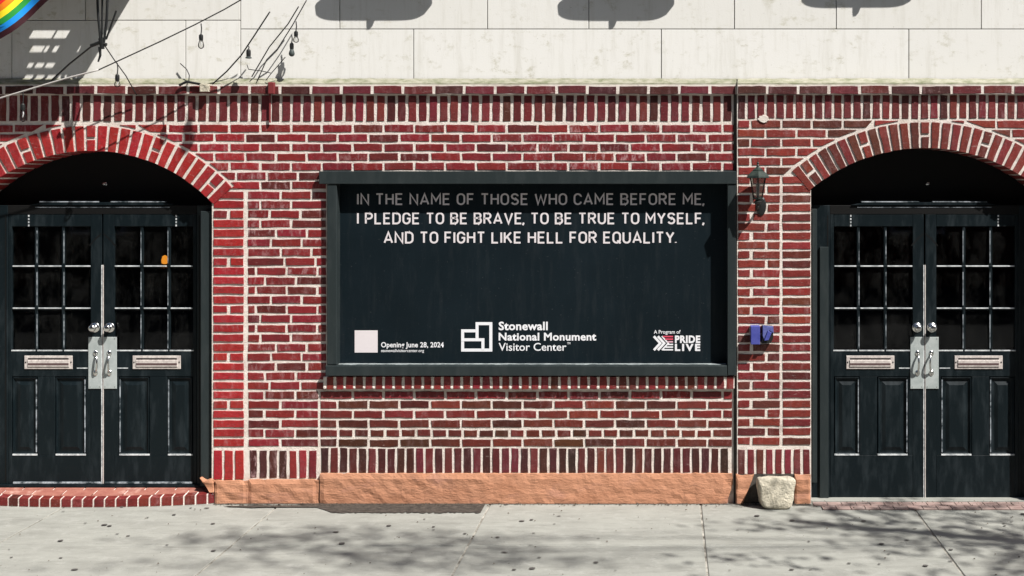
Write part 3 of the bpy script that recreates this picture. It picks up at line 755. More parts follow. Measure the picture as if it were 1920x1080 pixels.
# ---------------------------------------------------------------- doors
DD = -0.115      # leaf face
def door_leaf(cx, side, bottom, label):
    """cx: photograph column of the meeting line; side -1 left leaf, +1 right leaf"""
    f = lambda x: cx + side * x                    # x: distance from the meeting line
    t = thing('door_leaf', W(f(90), bottom, DD), label, 'door', None)
    def bx(mb, a, y0, b, y1, df, db, bev=0.0):
        a, b = sorted((f(a), f(b))); mb.box(a, y0, b, y1, df, db, bev); return mb
    back = DD - 0.04
    m = MB()
    bx(m, 1.5, 402, 22, bottom, DD, back, 0.002); bx(m, 170, 402, 177, bottom, DD, back, 0.002)
    m.build('stile', M['door'], t)
    for y0, y1 in ((402, 424.5), (657, 706), (854, bottom)): bx(MB(), 22.1, y0, 169.9, y1, DD - 0.001, back, 0.002).build('rail', M['door'], t)
    bx(MB(), 89, 706.1, 121.5, 853.9, DD - 0.0015, back, 0.002).build('mid_stile', M['door'], t)
    cols = [(22, 71), (76.5, 121.5), (127, 170)]; rows = [(424.5, 497.5), (502, 576.5), (581.5, 657)]
    for c0, c1 in ((71, 76.5), (121.5, 127)):
        v = bx(MB(), c0, 424.6, c1, 656.9, DD - 0.006, back, 0.003).build('muntin', M['door'], t)
        e = c0 if side > 0 else c1
        for y0, y1 in rows:  # lit vertical edges painted as thin grey strips
            bx(MB(), c0 + 0.6, y0 + 8, c0 + 2.0, y1 - 4, DD - 0.0045, DD - 0.008).build('bead', M['bead_dim'], v)
    for y0, y1 in ((497.5, 502), (576.5, 581.5)):
        v = bx(MB(), 22.1, y0, 169.9, y1, DD - 0.004, back, 0.003).build('muntin', M['door'], t)
        for c0, c1 in cols:  # sunlight on the ledges painted as pale strips
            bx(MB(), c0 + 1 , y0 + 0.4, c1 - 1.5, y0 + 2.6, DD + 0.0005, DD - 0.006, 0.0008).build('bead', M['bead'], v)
    for c0, c1 in cols:
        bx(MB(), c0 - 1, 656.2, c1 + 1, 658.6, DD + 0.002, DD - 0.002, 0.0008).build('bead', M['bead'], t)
        for y0, y1 in rows:
            bx(MB(), c0 + 0.2, y0 + 0.2, c1 - 0.2, y1 - 0.2, DD - 0.022, DD - 0.026).build('pane', M['glass'], t)
    for p0, p1 in ((30.5, 88.9), (121.6, 169.9)):
        if p0 < 40: bx(MB(), 22.1, 706.1, 30.4, 853.9, DD - 0.0012, back).build('inner_stile', M['door'], t)
        m = MB(); a, b = sorted((f(p0), f(p1)))
        q = [(a, 706), (b, 706), (b, 854), (a, 854)]
        def lp(i, d): return [W(x, y, d) for x, y in ((a + i, 854 - i), (b - i, 854 - i), (b - i, 706 + i), (a + i, 706 + i))]
        rings = [lp(16, DD - 0.006), lp(9, DD - 0.017), lp(6, DD - 0.017), lp(2.5, DD - 0.003), lp(0.1, DD - 0.012), lp(0.1, back)]
        m.ringbox(rings); pn = m.build('raised_panel', M['door'], t)
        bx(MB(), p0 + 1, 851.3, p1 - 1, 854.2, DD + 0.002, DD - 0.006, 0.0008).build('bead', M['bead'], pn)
        bx(MB(), p0 + (1.5 if True else 0), 712, p0 + 3.3, 848, DD - 0.0015, DD - 0.006).build('bead', M['bead_dim'], pn)
    # mail slot
    a, b = 56.5, 146.5
    ms = bx(MB(), a, 667, b, 692, DD + 0.005, DD - 0.004, 0.002).build('mail_slot', M['slotmetal'], t)
    bx(MB(), a + 7, 671.5, b - 7, 674.0, DD + 0.0065, DD + 0.003).build('slot_gap', M['black'], ms)
    bx(MB(), a + 6, 675, b - 6, 688, DD + 0.011, DD + 0.003, 0.003).build('flap', M['slotmetal'], ms)
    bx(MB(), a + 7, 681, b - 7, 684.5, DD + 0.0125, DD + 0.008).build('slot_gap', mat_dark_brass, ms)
    for x in (a + 2.6, b - 2.6): bx(MB(), x - 1, 678, x + 1, 680.5, DD + 0.0072, DD + 0.003).build('screw', M['black'], ms)
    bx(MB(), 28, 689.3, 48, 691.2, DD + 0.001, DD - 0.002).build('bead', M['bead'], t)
    # plate, pull handle, knob
    pl = bx(MB(), 1.8, 632, 26.5, 729, DD + 0.006, DD - 0.0005, 0.0015).build('push_plate', M['steel'], t)
    for y in (635.5, 725.5):
        for x in (5, 23): MB().lathe(W(f(x), y, DD + 0.006), [(0.0035, 0), (0.0035, 0.001), (0.0, 0.002)], 8, 'y').build('screw', M['chrome'], pl)
    pts = [W(f(13), 664 + 0, DD + 0.004)]
    for k in range(11):
        u = k / 10; ang = math.pi * u
        pts.append(W(f(12 - 1.5 * math.sin(ang)), 664 + 34 * u, DD + 0.012 + 0.032 * math.sin(ang) ** 0.6))
    pts.append(W(f(13), 698, DD + 0.004))
    hd = MB().tube(pts, 0.0068, 8).build('pull_handle', M['chrome'], t, None, True)
    for y in (662, 699): MB().lathe(W(f(13), y, DD + 0.006), [(0.017, 0.0), (0.016, 0.004), (0.006, 0.007)], 12, 'y', 1, 1.3).build('handle_foot', M['chrome'], hd, None, True)
    kb = MB().lathe(W(f(14), 614, DD), [(0.036, -0.001), (0.036, 0.004), (0.030, 0.008), (0.016, 0.010), (0.014, 0.030), (0.022, 0.036), (0.026, 0.046), (0.024, 0.056), (0.014, 0.062), (0.001, 0.063)], 20, 'y').build('knob', M['chrome'], t, None, True)
    # chevron shadow drawn as a black line, meeting edge, glints painted as pale dashes
    ch = MB(); ribbon(ch, [(f(1.6), 438), (f(12), 447), (f(25), 461)], 2.4, DD + 0.0006, fx); ch.build('chevron_groove', M['black'], t)
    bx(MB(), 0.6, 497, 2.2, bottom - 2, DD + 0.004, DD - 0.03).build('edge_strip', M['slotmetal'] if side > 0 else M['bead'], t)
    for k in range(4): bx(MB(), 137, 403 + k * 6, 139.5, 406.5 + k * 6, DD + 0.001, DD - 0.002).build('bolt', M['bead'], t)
    if bottom < 920:
        bx(MB(), 4, bottom - 5, 168, bottom - 1.5, DD + 0.012, DD - 0.0005, 0.002).build('weather_bar', M['bead_dim'], t)
    return t
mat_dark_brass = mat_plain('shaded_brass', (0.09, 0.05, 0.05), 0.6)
for (cx, bt, xa, xb, nm) in ((192, 909, -57, 397, 'left'), (1733.5, 940, 1521, 1949, 'right')):
    door_leaf(cx, -1, bt, f'left leaf of the black double door under the {nm} arch, with brass mail slot')
    if nm == 'left': door_leaf(cx, 1, bt, 'right leaf of the black double door above the curved brick step')
    else: door_leaf(cx, 1, bt, 'right leaf of the black double door at the right edge of the photo')
    arch = LA if nm == 'left' else RA
    fr = thing('door_frame', W(cx, bt, DD), 'grey black timber frame and arched head around the ' + ('left doors on the brick step' if nm == 'left' else 'right doors at pavement level'), 'door frame')
    for s_, e in ((-1, xa), (1, xb)):
        a, b = sorted((cx + s_ * 177.6, e + (0.8 if s_ < 0 else -0.8)))
        MB().box(a, 385, b, bt + (0 if nm == 'left' else 3), DD + 0.004, DD - 0.09, 0.003).build('jamb', M['frame'] if nm == 'left' and s_ > 0 else M['door'], fr)
        inner = cx + s_ * 180.5
        MB().box(min(inner, inner + s_ * 2), 404, max(inner, inner + s_ * 2), bt - 6, DD + 0.0055, DD + 0.003).build('jamb_bead', M['black'], fr)
    if nm == 'left': MB().box(376, 396, 396.3, 912, -0.03, DD + 0.0035, 0.003).build('side_post', M['frame'], fr)
    MB().box(cx - 177.4, 385, cx + 177.4, 401.6, DD + 0.001, DD - 0.09, 0.002).build('head_rail', M['black'], fr)
    c = MB(); c.poly([(cx - 137, 384.5), (cx - 110, 379.2), (cx + 110, 379.2), (cx + 137, 384.5)], DD + 0.012, DD - 0.05, 0.001); c.build('cornice_board', M['door'], fr)
    for x0, x1 in ((cx - 118, cx - 10), (cx + 15, cx + 118)): MB().box(x0, 377.6, x1, 379.4, DD + 0.014, DD - 0.02, 0.0008).build('bead', M['bead_dim'], fr)  # lit edge of the cornice painted as grey strips
    MB().box(cx - 126, 387.8, cx + 126, 389.3, DD + 0.0035, DD + 0.0005).build('bead', M['bead_dim'], fr)
    ap = arc_pts(arch, arch[2] + 6, aL if nm == 'left' else aR, -(aL if nm == 'left' else aR), 30)
    MB().poly([(xb + 3, 386)] + ap + [(xa - 3, 386)], -0.27, -0.30).build('arched_panel', M['black'], fr)
    st = MB().lathe(W(cx + 6, 345, -0.27), [(0.014, 0), (0.014, 0.006), (0.006, 0.01), (0.006, 0.03), (0.010, 0.036), (0.001, 0.042)], 10, 'y'); st.build('ceiling_hook', M['chrome'], fr)
    if nm == 'right':
        MB().box(1523, 392, 1532, 905, -0.03, DD + 0.0045, 0.002).build('side_post', M['frame'], fr)
        MB().box(1537, 463, 1553.5, 938, DD + 0.02, DD + 0.0045, 0.002).build('side_post', M['frame'], fr)
    else:
        MB().box(xa, 909.5, xb, 914, DD + 0.03, DD - 0.1, 0.002).build('threshold', M['door'], fr)
# amber lamp glimpsed through the left door
lp = thing('indoor_lamp', W(309, 495, -0.45), 'small amber lamp glowing inside behind the left door glass', 'lamp')
MB().lathe(W(309, 495, -0.45), [(0.010, 0.0), (0.022, 0.006), (0.024, 0.03), (0.016, 0.058), (0.002, 0.064)], 12).build('lamp_globe', M['amber'], lp, None, True)
MB().tube([W(309, 487, -0.45) + Vector((0, 0, 0.05)), W(309, 395, -0.45) + Vector((0, 0, 0.6))], 0.003, 5).build('lamp_cord', M['black'], lp)

# ---------------------------------------------------------------- curved brick step
step = thing('door_step', (GX(190), 0, 0), 'low curved brick doorstep below the left double doors', 'step')
def bul(px): # plan curve of the step front
    u = (px - 165) / 238.0
    return 0.11 * max(0.0, 1 - u * u) ** 0.8 + 0.012
x = -73.0
def zt(d): return 0.058 + (0.115 - d) * 0.14
while x < 402:
    xa, xb = x + 1.7, min(x + 20.2 - 1.7, 403); da, db = bul(xa), bul(xb)
    A, B = GX(xa), GX(xb)
    m = MB(); V = []
    for X_, d_ in ((A, da), (B, db)):
        for z_, o_ in ((0.003, 0.0), (zt(d_) - 0.003, 0.0), (zt(d_), 0.005), (zt(d_ - 0.05), 0.05), (0.003, 0.05)):
            V.append((X_ - GX(0) * 0, -(d_ - o_), z_))
    m.add(V, [(0, 1, 2, 3, 4), (5, 6, 7, 8, 9)] + [(k, (k + 1) % 5, 5 + (k + 1) % 5, 5 + k) for k in range(5)])
    o = m.build('brick', M['brick'], step, ((A + B) / 2, -(da + db) / 2, 0.03)); o.color = pal((0.17, 0.018, 0.015), 0.15, 0.1, 0.3); x += 20.2
m = MB(); n = 48; F1 = []; F2 = []; F3 = []
for k in range(n + 1):
    px = -75 + (404 + 75) * k / n; X_ = GX(px); d_ = bul(px) - 0.004
    F1.append((X_, -d_, -0.004)); F2.append((X_, -d_, zt(d_) - 0.004)); F3.append((X_, -(d_ - 0.056), zt(d_ - 0.056) - 0.004))
m.add(F1 + F2 + F3, [(k, k + 1, n + 2 + k, n + 1 + k) for k in range(n)] + [(n + 1 + k, n + 2 + k, 2 * n + 3 + k, 2 * n + 2 + k) for k in range(n)])
m.build('mortar', M['mortar'], step)
# tread bricks behind the front course, laid flat and running in
x = -73.0; row = 0
for row, (d0, d1) in enumerate(((None, -0.045), (-0.05, -0.17))):
    x = -110.0 - row * 28
    while x < 400:
        xa, xb = max(x + 1.5, -72 if row == 0 else -55), min(x + 56, 402 if row == 0 else 395); x += 57.6
        if xb - xa < 6: continue
        def dn(px): return (bul(px) - 0.058) if d0 is None else d0
        if dn((xa + xb) / 2) <= d1 + 0.01: continue
        V = [(GX(xa), -dn(xa), zt(dn(xa)) - 0.001), (GX(xb), -dn(xb), zt(dn(xb)) - 0.001), (GX(xb), -d1, zt(d1) - 0.001), (GX(xa), -d1, zt(d1) - 0.001)]
        m = MB().ringbox([V, [(a, b, c - 0.03) for a, b, c in V]])
        m.build('tread_brick', M['tread'], step)
MB().add([(GX(-72), 0.17, zt(-0.17) - 0.007), (GX(402), 0.17, zt(-0.17) - 0.007), (GX(402), -0.02, zt(0.02) - 0.007), (GX(-72), -0.02, zt(0.02) - 0.007)], [(0, 1, 2, 3)]).build('tread_mortar', M['mortar'], step)

# threshold pavers by the right door
thr = thing('brick_threshold', (GX(1735), 0, 0), 'strip of worn pinkish paving bricks in front of the right doors', 'threshold')
x = 1523.0
for r_ in range(2):
    x = 1523.0
    while x < 1950:
        w_ = 26.5; y1 = -0.0 - r_ * 0.10; xx = x + (r_ * 13)
        V = [(GX(xx) + 0.003, -(0.095 - y1 * 1), 0.008), (GX(xx + w_) - 0.003, -(0.095 - y1), 0.008), (GX(xx + w_) - 0.003, -(0.0 - y1) - 0.003, 0.008), (GX(xx) + 0.003, -(0.0 - y1) - 0.003, 0.008)]
        MB().ringbox([V, [(a, b, c - 0.006) for a, b, c in V]]).build('paving_brick', M['tread_pale'] if 'tread_pale' in M else M['tread'], thr); x += w_
MB().wbox(GX(1522), GX(1948), -0.004, 0.010, 0.004, 0.2).build('sill_strip', M['walk'], thr)

# ---------------------------------------------------------------- wall lantern
ln = thing('wall_lantern', W(1421, 400, DR), 'black wall lantern with tapered glass on the pier right of the window', 'lantern')
ld = 0.145; c0 = W(1421, 374, ld)
def sq(mb, c, prof, rot=math.pi / 4, n=4):
    loops = []
    for r_, h in prof: loops.append([Vector((c.x + r_ * math.cos(rot + 2 * math.pi * k / n), c.y + r_ * math.sin(rot + 2 * math.pi * k / n), c.z + h)) for k in range(n)])
    return mb.ringbox(loops)
s6 = lambda mb, prof: sq(mb, c0, prof, math.pi / 6, 6)
s6(MB(), [(0.030, 0), (0.034, 0.004), (0.036, 0.012), (0.030, 0.013)]).build('base_ring', M['bronze'], ln)
s6(MB(), [(0.080, 0.146), (0.086, 0.150), (0.082, 0.162), (0.050, 0.190), (0.040, 0.196), (0.040, 0.202), (0.018, 0.216), (0.010, 0.226)]).build('roof', M['bronze'], ln)
MB().lathe(c0, [(0.008, 0.225), (0.012, 0.232), (0.006, 0.24), (0.010, 0.248), (0.003, 0.256), (0.0015, 0.28)], 8).build('finial', M['iron'], ln)
s6(MB(), [(0.033, 0.013), (0.057, 0.148)]).build('glass_shade', M['lampglass'], ln)
for k in range(6):
    a = math.pi / 6 + k * math.pi / 3; ca, sa = math.cos(a), math.sin(a)
    MB().tube([c0 + Vector((0.034 * ca, 0.034 * sa, 0.010)), c0 + Vector((0.059 * ca, 0.059 * sa, 0.150))], 0.0036, 5).build('cage_bar', M['iron'], ln)
MB().lathe(c0, [(0.004, 0.013), (0.010, 0.02), (0.010, 0.06), (0.013, 0.07), (0.013, 0.10), (0.004, 0.115)], 8).build('candle_bulb', M['printw'], ln)
MB().lathe(c0, [(0.002, -0.062), (0.009, -0.052), (0.006, -0.042), (0.020, -0.03), (0.026, -0.014), (0.016, -0.004), (0.016, 0.0)], 10).build('drop', M['iron'], ln)
arm = []
for k in range(9):
    t = k / 8; arm.append(Vector((c0.x + 0.01 * t, lerp(c0.y, -DR - 0.01, t), c0.z - 0.012 - 0.055 * math.sin(math.pi * t * 0.6))))
MB().tube(arm, 0.009, 6).build('arm', M['iron'], ln)
MB().lathe(W(1427, 386, DR), [(0.040, -0.002), (0.040, 0.006), (0.032, 0.012), (0.001, 0.016)], 14, 'y', 0.9, 1.7).build('back_plate', M['iron'], ln)

# blue box
bb = thing('utility_box', W(1428, 630, DR), 'small blue painted box with a tilted cover on the pier below the lantern', 'box')
MB().box(1408, 612, 1425, 646, DR + 0.075, DR - 0.001, 0.002).build('box_body', M['blue'], bb)
MB().poly([(1429, 611), (1449, 612), (1450, 634), (1446, 643), (1428, 645)], DR + 0.05, DR - 0.001, 0.003).build('box_side', M['iron'], bb)
MB().poly([(1430, 610), (1450, 612), (1450.5, 625), (1442, 618), (1437, 632), (1434, 640), (1430, 630)], DR + 0.058, DR + 0.051, 0.002).build('tilted_cover', M['bluel'], bb)
MB().poly([(1440, 620), (1447, 624), (1441, 638), (1433, 639)], DR + 0.07, DR + 0.0585, 0.002).build('cover_tab', M['blue'], bb)
# white plaster splat
pts = [(1432 + (9.5 + 3.2 * math.sin(k * 2.4) + 1.5 * math.sin(k * 5.1)) * math.cos(k * math.pi / 9), 223 + (7 + 2.2 * math.sin(k * 3.1)) * math.sin(k * math.pi / 9)) for k in range(18)]
tag(MB().poly(pts, DR + 0.008, DR + 0.001, 0.003).build('mortar_splat', M['mortar'], None, W(1432, 223, DR)), 'pale splat of mortar stuck on the bricks above the lantern', 'mortar splat')

# ---------------------------------------------------------------- grey sign lamps on the stone
def sign_lamp(cx, yb, label):
    c = W(cx, yb, 0.17)
    t = thing('sign_lamp', W(cx, yb - 60, 0), label, 'lamp', 'wide grey lamps along the stone facing')
    # wide shallow trough
    m = MB(); loops = []
    hw = 0.40
    for k in range(25):
        u = -1 + 2 * k / 24; x = c.x + hw * u; e = max(0.02, (1 - abs(u) ** 7)) ** 0.5
        hgt = 0.075 * e; dep = 0.045 * e
        top = c.z + 0.075
        loops.append([Vector((x, c.y + dep * math.cos(a), top - hgt * math.sin(a) if a <= math.pi else top + 0.012 * e)) for a in [math.pi * q / 8 for q in range(9)]] + [Vector((x, c.y - dep * 0.5, top + 0.014 * e)), Vector((x, c.y + dep * 0.5, top + 0.014 * e))])
    m.ringbox(loops); m.build('lamp_shade', M['lampgrey'], t, None, True)
    MB().tube([c + Vector((0.012, -0.02, 0.02)), c + Vector((0.006, -0.025, -0.02)), c + Vector((-0.008, -0.025, -0.024))], 0.026, 8, 0.010).build('bulb_tip', M['lampgrey'], t)
    MB().tube([c + Vector((0, 0, 0.085)), c + Vector((0, 0.02, 0.19)), c + Vector((0, 0.10, 0.25)), Vector((c.x, 0.012, c.z + 0.25))], 0.012, 8).build('arm', M['iron'], t)
    return t
sign_lamp(694 + 55, 44 - 122, 'wide grey trough lamp on the stone above the left half of the window')
sign_lamp(1158 + 55, 43.5 - 122, 'wide grey trough lamp on the stone above the right half of the window')
sign_lamp(1624 + 55, 31 - 134, 'wide grey trough lamp on the stone above the right arch')

# ---------------------------------------------------------------- unseen plate added above the left door to throw the slotted shade
FZ = 3.86
fe = thing('fire_escape', (GX(-100), 0, FZ), 'steel fire escape landing with slotted floor above the left doorway', 'fire escape')
a_r = GX(300); a_l = GX(-700)
dmax = (FZ - W(0, 258).z) / SB
def drow(py): return (FZ - W(0, py).z) / SB
bands = [(0.0, drow(49), [])]
rows_ = [((49, 65), [(60, 103), (106, 130), (196, 205)]), ((78, 91), [(60, 84), (86, 93), (102, 111), (149, 157)]),
         ((110, 120), [(54, 64), (69, 84), (88, 104)]), ((133, 150), [(46, 61), (67, 82), (88, 104), (109, 125), (132, 144)])]
rects = []
prev = 0.012
for (ya, yb), hs in rows_:
    d0, d1 = drow(ya), drow(yb); rects.append((a_l, a_r, prev, d0)); x = a_l
    for h0, h1 in hs:
        X0 = GX(h0) + SA * (d0 + d1) / 2; X1_ = GX(h1) + SA * (d0 + d1) / 2
        rects.append((x, X0, d0, d1)); x = X1_
    rects.append((x, a_r, d0, d1)); prev = d1
rects.append((a_l, a_r, prev, dmax))
m = MB()
for (xa, xb, da, db) in rects: m.wbox(xa, xb, FZ - 0.006, FZ, -db, -da)
m.build('landing_plate', M['iron'], fe)
for x in (a_r - 0.05, a_r - 1.3, a_r - 2.6): MB().tube([(x, -dmax + 0.02, FZ + 0.0), (x, 0.01, FZ + 0.35)], 0.012, 6).build('bracket', M['iron'], fe)

# ---------------------------------------------------------------- string lights
sg = 'string light cables at the upper left'
def cable(name_label, pts, d0, d1, r, mat='wire', sag=0.0):
    V = []; n = 14
    for i in range(len(pts) - 1):
        for k in range(n if len(pts) == 2 else 5):
            t = k / (n if len(pts) == 2 else 5); V.append((lerp(pts[i][0], pts[i + 1][0], t), lerp(pts[i][1], pts[i + 1][1], t)))
    V.append(pts[-1]); m_ = len(V)
    P_ = [W(x, y + sag * 4 * (k / (m_ - 1)) * (1 - k / (m_ - 1)), lerp(d0, d1, k / (m_ - 1))) for k, (x, y) in enumerate(V)]
    o = MB().tube(P_, r, 6).build('cable', M[mat], None, P_[0], True)
    return tag(o, name_label, 'cable', sg)
cable('long weathered string light cable rising right across the stone', [(-60, 198), (0, 184), (60, 166), (120, 148), (185, 131)], 0.34, 0.34, 0.0055, 'wiregrey')
cable('long black string light cable continuing up to the bulb at top', [(185, 131), (222, 114), (300, 78), (366, 46), (420, 18), (520, -40)], 0.34, 0.30, 0.0042)
cable('thick black cable falling left from the bracket across the shade', [(189, 80), (170, 88), (130, 120), (96, 151)], 0.30, 0.08, 0.006)
cable('thin black cable falling right from the bracket past the hanging bulb', [(194, 82), (214, 112), (236, 142), (256, 178)], 0.30, 0.05, 0.004)
cable('black cable slanting down to the cornice left of the twin cables', [(506, 22), (476, 68), (452, 104), (425, 134), (398, 158)], 0.18, 0.06, 0.005)
cable('left one of the twin thin cables slanting down the stone', [(560, 12), (540, 45), (505, 88), (472, 144)], 0.10, 0.03, 0.0042)
cable('right one of the twin thin cables slanting down the stone', [(575, 0), (548, 48), (520, 92), (500, 112), (482, 152)], 0.10, 0.03, 0.0038)
cable('short loose wire curling on the stone above the cornice', [(338, 119), (350, 130), (355, 141), (354, 152), (345, 157)], 0.02, 0.05, 0.0038)
cable('loose wire end running sideways between the twin cables', [(463, 121), (466, 130), (490, 133), (508, 137)], 0.03, 0.03, 0.003)
cable('thin wire rising from the clip to the hanging grey bulb', [(499, 150), (509, 137), (535, 107)], 0.03, 0.09, 0.003)
brk = thing('cable_bracket', W(190, 85, 0.3), 'black forked bracket bundling the cables at the top left', 'bracket')
for pts, r in (([(181, -40), (184, 30), (189, 82)], 0.009), ([(203, -40), (200, 40), (194, 84)], 0.010), ([(192, -30), (191, 80)], 0.007), ([(170, 86), (186, 80), (200, 84)], 0.012), ([(218, 20), (199, 74)], 0.007)):
    MB().tube([W(x, y, 0.30) for x, y in pts], r, 6).build('bracket_bar', M['iron'], brk)
MB().tube([W(190, 72, 0.3), W(192, 92, 0.3)], 0.02, 8, 0.014).build('clamp', M['iron'], brk)
MB().tube([W(187, 88, 0.3), W(188, 104, 0.3), W(184, 116, 0.3)], 0.012, 6, 0.006).build('clamp', M['iron'], brk)
def bulb(x, ytop, ysock0, ysock1, yb, d, label, tilt=0, mat='bulb'):
    t = thing('light_bulb', W(x, ysock0, d), label, 'bulb', 'bulbs of the string lights')
    MB().tube([W(x - tilt * 8, ytop, d), W(x + 1, (ytop + ysock0) / 2, d), W(x, ysock0, d)], 0.004, 5).build('lead', M['wire'], t)
    p = W(x, ysock0, d); L_ = (ysock1 - ysock0) / PPM; rr = max(0.014, L_ * 0.3)
    MB().lathe(p, [(rr * 0.5, 0), (rr, -L_ * 0.2), (rr * 1.05, -L_ * 0.6), (rr * 0.95, -L_)], 10).build('socket', M['iron'], t)
    q = W(x, ysock1, d); H = (yb - ysock1) / PPM
    MB().lathe(q, [(rr * 0.8, 0), (rr * 1.1, -H * 0.25), (rr * 1.45, -H * 0.55), (rr * 1.3, -H * 0.82), (rr * 0.6, -H * 0.97), (0.001, -H)], 14).build('bulb_glass', M[mat], t, None, True)
    MB().tube([q, q + Vector((0.003, 0, -H * 0.35)), q + Vector((-0.003, 0, -H * 0.65))], 0.004, 5).build('filament', M['printw'], t)
bulb(43, 170, 194, 206, 228, 0.34, 'clear bulb hanging lowest at the far left in front of shaded bricks')
bulb(377, 44, 64, 75, 91, 0.31, 'clear bulb hanging against sunlit stone from the long cable')
bulb(220, 118, 139, 151, 163, 0.33, 'clear bulb hanging just above the cornice beside the thin cable')
bulb(555, 40, 58, 68, 80, 0.10, 'bulb with black socket hanging beside the twin cables')
bulb(466, 86, 92, 106, 110, 0.14, 'dark empty bulb socket hanging from the single slanting cable', mat='lampgrey')  # bulb shadow on the stone put into a dark grey shape
bulb(547, 66, 80, 92, 106, 0.09, 'dark grey bulb hanging lowest beside the twin cables', mat='lampgrey')  # likewise a shadow built as a dark grey shape
cl = thing('cable_clip', W(380, 158, 0.03), 'pale metal clip box on the brick ledge below the loose wire', 'clip')
MB().box(374, 157, 391, 172, 0.06, 0.024, 0.003).build('clip_body', M['boulder'], cl)
MB().tube([W(336, 160, 0.05), W(350, 153, 0.05), (W(376, 158, 0.05))], 0.009, 6).build('clip_strap', M['iron'], cl)
cp = thing('conduit', W(509, 200, 0.03), 'short brick red conduit pipe running down over the cornice near the cables', 'pipe')
MB().box(502, 154, 514, 176, 0.055, 0.0235, 0.004).build('junction', M['conduit'] if 'conduit' in M else mat_plain('red_painted_metal', (0.16, 0.018, 0.02), 0.6), cp)
MB().tube([W(506, 176, 0.014), W(506, 230, 0.014)], 0.0075, 8).build('pipe', mat_plain('red_painted_pipe', (0.17, 0.02, 0.022), 0.6), cp)
def shade_bulb(px, py, d, label):       # unseen bulb added over the pavement so its shade falls on the wall here
    p = W(px, py, 0) + d * Vector((SA, -1, SB))
    t = thing('light_bulb', p, label, 'bulb', 'bulbs of the string lights')
    MB().lathe(p, [(0.012, 0.075), (0.022, 0.07), (0.024, 0.02), (0.022, 0.0)], 10).build('socket', M['iron'], t)
    MB().lathe(p, [(0.020, 0), (0.034, -0.05), (0.032, -0.08), (0.012, -0.10), (0.001, -0.102)], 12).build('bulb_glass', M['lampgrey'], t)  # solid body of the added unseen bulb
    MB().tube([p + Vector((0, 0, 0.074)), p + Vector((0.0, 0, 0.16))], 0.005, 5).build('lead', M['wire'], t)
shade_bulb(352, 252, 0.85, 'painted bulb strung out over the pavement above the left arch')
# ---------------------------------------------------------------- rainbow flag corner
fl = thing('rainbow_flag', W(-60, 20, 0.56), 'corner of a rainbow pride flag hanging in at the top left', 'flag')
cols = [(0.62, 0.02, 0.015), (0.70, 0.20, 0.01), (0.80, 0.62, 0.02), (0.02, 0.24, 0.04), (0.01, 0.22, 0.62), (0.035, 0.008, 0.012)]
# stripes run from lower left to upper right; band i spans between offsets along the normal
dirv = Vector((0.80, -0.60)); nrm = Vector((0.60, 0.80)); org = Vector((0, 80))   # outer edge passes (0,80) and about (62,34)
for i, c in enumerate(cols):
    m = MB(); nn = 26; a = []; b = []; mids = []
    o0 = -11.0 * (6 - i) - 6; o1 = o0 + 11.0
    for k in range(nn + 1):
        s_ = -330 + 465 * k / nn
        for q, lst in ((o0, a), ((o0 + o1) / 2, mids), (o1, b)):
            p = org + dirv * s_ + nrm * (q + 4 * math.sin(s_ * 0.035)); dd = 0.56 + 0.03 * math.sin(s_ * 0.06 + q * 0.02) + 0.012 * math.sin(s_ * 0.17 + q * 0.08)
            lst.append(W(p.x, p.y, dd))
    m.add(a + mids + b, [(k, k + 1, nn + 2 + k, nn + 1 + k) for k in range(nn)] + [(nn + 1 + k, nn + 2 + k, 2 * nn + 3 + k, 2 * nn + 2 + k) for k in range(nn)])
    ob = m.build('stripe', mat_plain('flag_cloth_%d' % i, c, 0.75, 0, 0.2), fl, None, True)
MB().tube([W(175, -160, 0.56), W(-10, -60, 0.30), W(-120, 20, 0.0)], 0.014, 8).build('pole', M['chrome'], fl)

# ---------------------------------------------------------------- street tree outside the frame; it dapples the pavement
rt = random.Random(5)
TX, TD = 7.2, 4.0
tree = thing('street_tree', (TX, -TD, 0), 'leafy street tree on the kerb side whose shade dapples the pavement', 'tree')
MB().tube([(TX, -TD, -0.01), (TX + 0.05, -TD, 1.6), (TX - 0.03, -TD + 0.02, 3.2), (TX - 0.1, -TD, 5.0), (TX - 0.5, -TD - 0.6, 7.2), (TX - 0.8, -TD - 1.1, 9.2)], 0.17, 10, 0.04).build('trunk', M['bark'], tree, None, True)
def shade_pt(gx, gd, H): return Vector((gx + SA / SB * H, -(gd + H / SB), H))
clumps = []
def gpx(px, d): return (px - VX) / PPM * (D - d) / D
def gcl(px, py):                        # pavement point seen at this photograph pixel
    dd = D * (1 - (BASE - VY) / (py - VY)); return gpx(px, dd), dd
A_ = [(1490, 985), (1530, 960), (1560, 978), (1600, 990), (1640, 968), (1590, 1005), (1660, 1000), (1700, 1022), (1700, 975), (1750, 992), (1790, 1015), (1790, 965), (1830, 990), (1850, 950), (1880, 970), (1900, 1005), (1910, 1035), (1860, 1020), (1730, 955), (1640, 950), (1560, 950), (1450, 1018), (1920, 990), (1960, 960), (1980, 1000), (1800, 950), (1770, 1040), (1910, 952), (1420, 1050), (1480, 1065)]
B_ = [(420, 1010), (470, 1000), (520, 1008), (470, 1030), (540, 1025), (600, 1000), (620, 975), (600, 1035), (680, 1012), (720, 1000), (740, 1020), (800, 1005), (840, 1030), (780, 1035), (900, 1010), (880, 1045), (500, 1050), (650, 1050), (430, 1040), (940, 1035), (1010, 1050), (570, 985), (400, 1060), (560, 1070), (720, 1062), (860, 1066)]
for px, py in [q for k_, q in enumerate(A_) if k_ % 4 != 1]: x_, d_ = gcl(px, py); clumps.append((x_, d_, rt.uniform(5.4, 7.0), 0.17, 36))
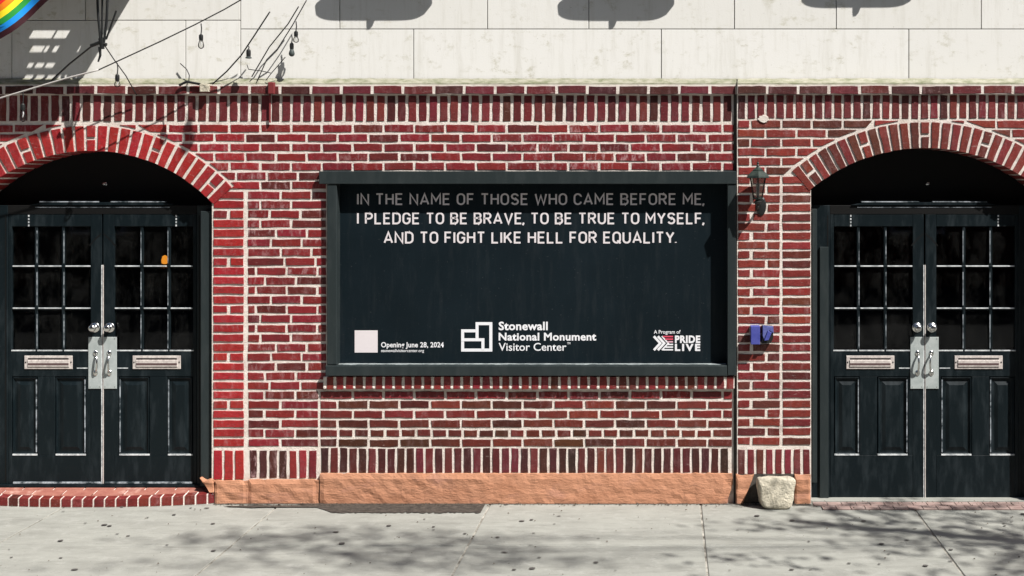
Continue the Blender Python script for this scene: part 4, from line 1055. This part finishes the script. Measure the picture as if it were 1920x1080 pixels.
for px, py in [q for k_, q in enumerate(B_) if k_ % 5 not in (1, 3)]: x_, d_ = gcl(px, py); clumps.append((x_, d_, rt.uniform(9.0, 11.5), 0.20, 40))
for _ in range(60): clumps.append((rt.uniform(1.5, 6), rt.uniform(1.6, 3.5), rt.uniform(4.8, 9), 0.35, 60))
leaf = MB(); limbs = MB()
hub = {0: Vector((TX - 0.06, -TD, 4.0)), 1: Vector((TX - 0.5, -TD - 0.6, 7.2))}
for ci, (gx, gd, H, rad, cnt) in enumerate(clumps):
    c = shade_pt(gx, gd, H); hb = hub[0] if H < 5.4 else hub[1]
    if ci % 2 == 0:
        mid = (hb + c) / 2 + Vector((rt.uniform(-.15, .15), rt.uniform(-.15, .15), rt.uniform(0.05, .3)))
        limbs.tube([hb, mid, c], 0.022 if ci > 38 else 0.007, 5, 0.004)
    for _ in range(cnt):
        p = c + Vector((rt.gauss(0, rad * 1.7), rt.gauss(0, rad * 0.42), rt.gauss(0, rad * 0.5)))
        s_ = rt.uniform(0.03, 0.055); a = Vector((rt.uniform(-1, 1), rt.uniform(-1, 1), rt.uniform(-.5, .5))).normalized(); b = a.cross(Vector((rt.uniform(-.5, .5), rt.uniform(-.5, .5), 1))).normalized()
        leaf.add([p - a * s_, p + b * s_ * .55, p + a * s_, p - b * s_ * .55], [(0, 1, 2, 3)])
limbs.build('limb', M['bark'], tree)
me = bpy.data.meshes.new('crown'); L0 = WLOC[tree.name]
me.from_pydata([(x - L0.x, y - L0.y, z - L0.z) for x, y, z in leaf.v], [], leaf.f); link('crown', me, M['leaf'], tree, L0)

# ---------------------------------------------------------------- houses added across the street, behind the camera, to block low sky light
for hi, (xa, xb, hh, colr, lb) in enumerate(((-26, -14, 15, (0.13, 0.05, 0.04), 'brown brick row house across the street on the left'), (-14, -2, 17, (0.16, 0.12, 0.09), 'tan row house across the street'), (-2, 10, 16, (0.12, 0.045, 0.035), 'dark red row house across the street'), (10, 24, 14, (0.15, 0.11, 0.09), 'buff row house across the street on the right'))):
    t = thing('row_house', ((xa + xb) / 2, -19, -0.15), lb, 'house')
    MB().wbox(xa + 0.02, xb - 0.02, -0.15, hh, -30, -19).build('wall', mat_two('house_wall_%d' % hi, colr, tuple(c * 0.7 for c in colr), 3), t)
    MB().wbox(xa + 0.03, xb - 0.03, hh - 0.6, hh + 0.1, -18.995, -18.6).build('cornice', M['stone'], t)
    for fl_ in range(int(hh / 3.4)):
        for k in range(4):
            x = xa + 1.6 + k * (xb - xa - 3.2) / 3
            w = MB().wbox(x - 0.6, x + 0.6, 1.0 + fl_ * 3.4, 2.9 + fl_ * 3.4, -18.995, -18.95).build('window', M['print'], t)
            MB().wbox(x - 0.5, x + 0.5, 1.1 + fl_ * 3.4, 2.8 + fl_ * 3.4, -18.949, -18.93).build('pane', M['black'], w)
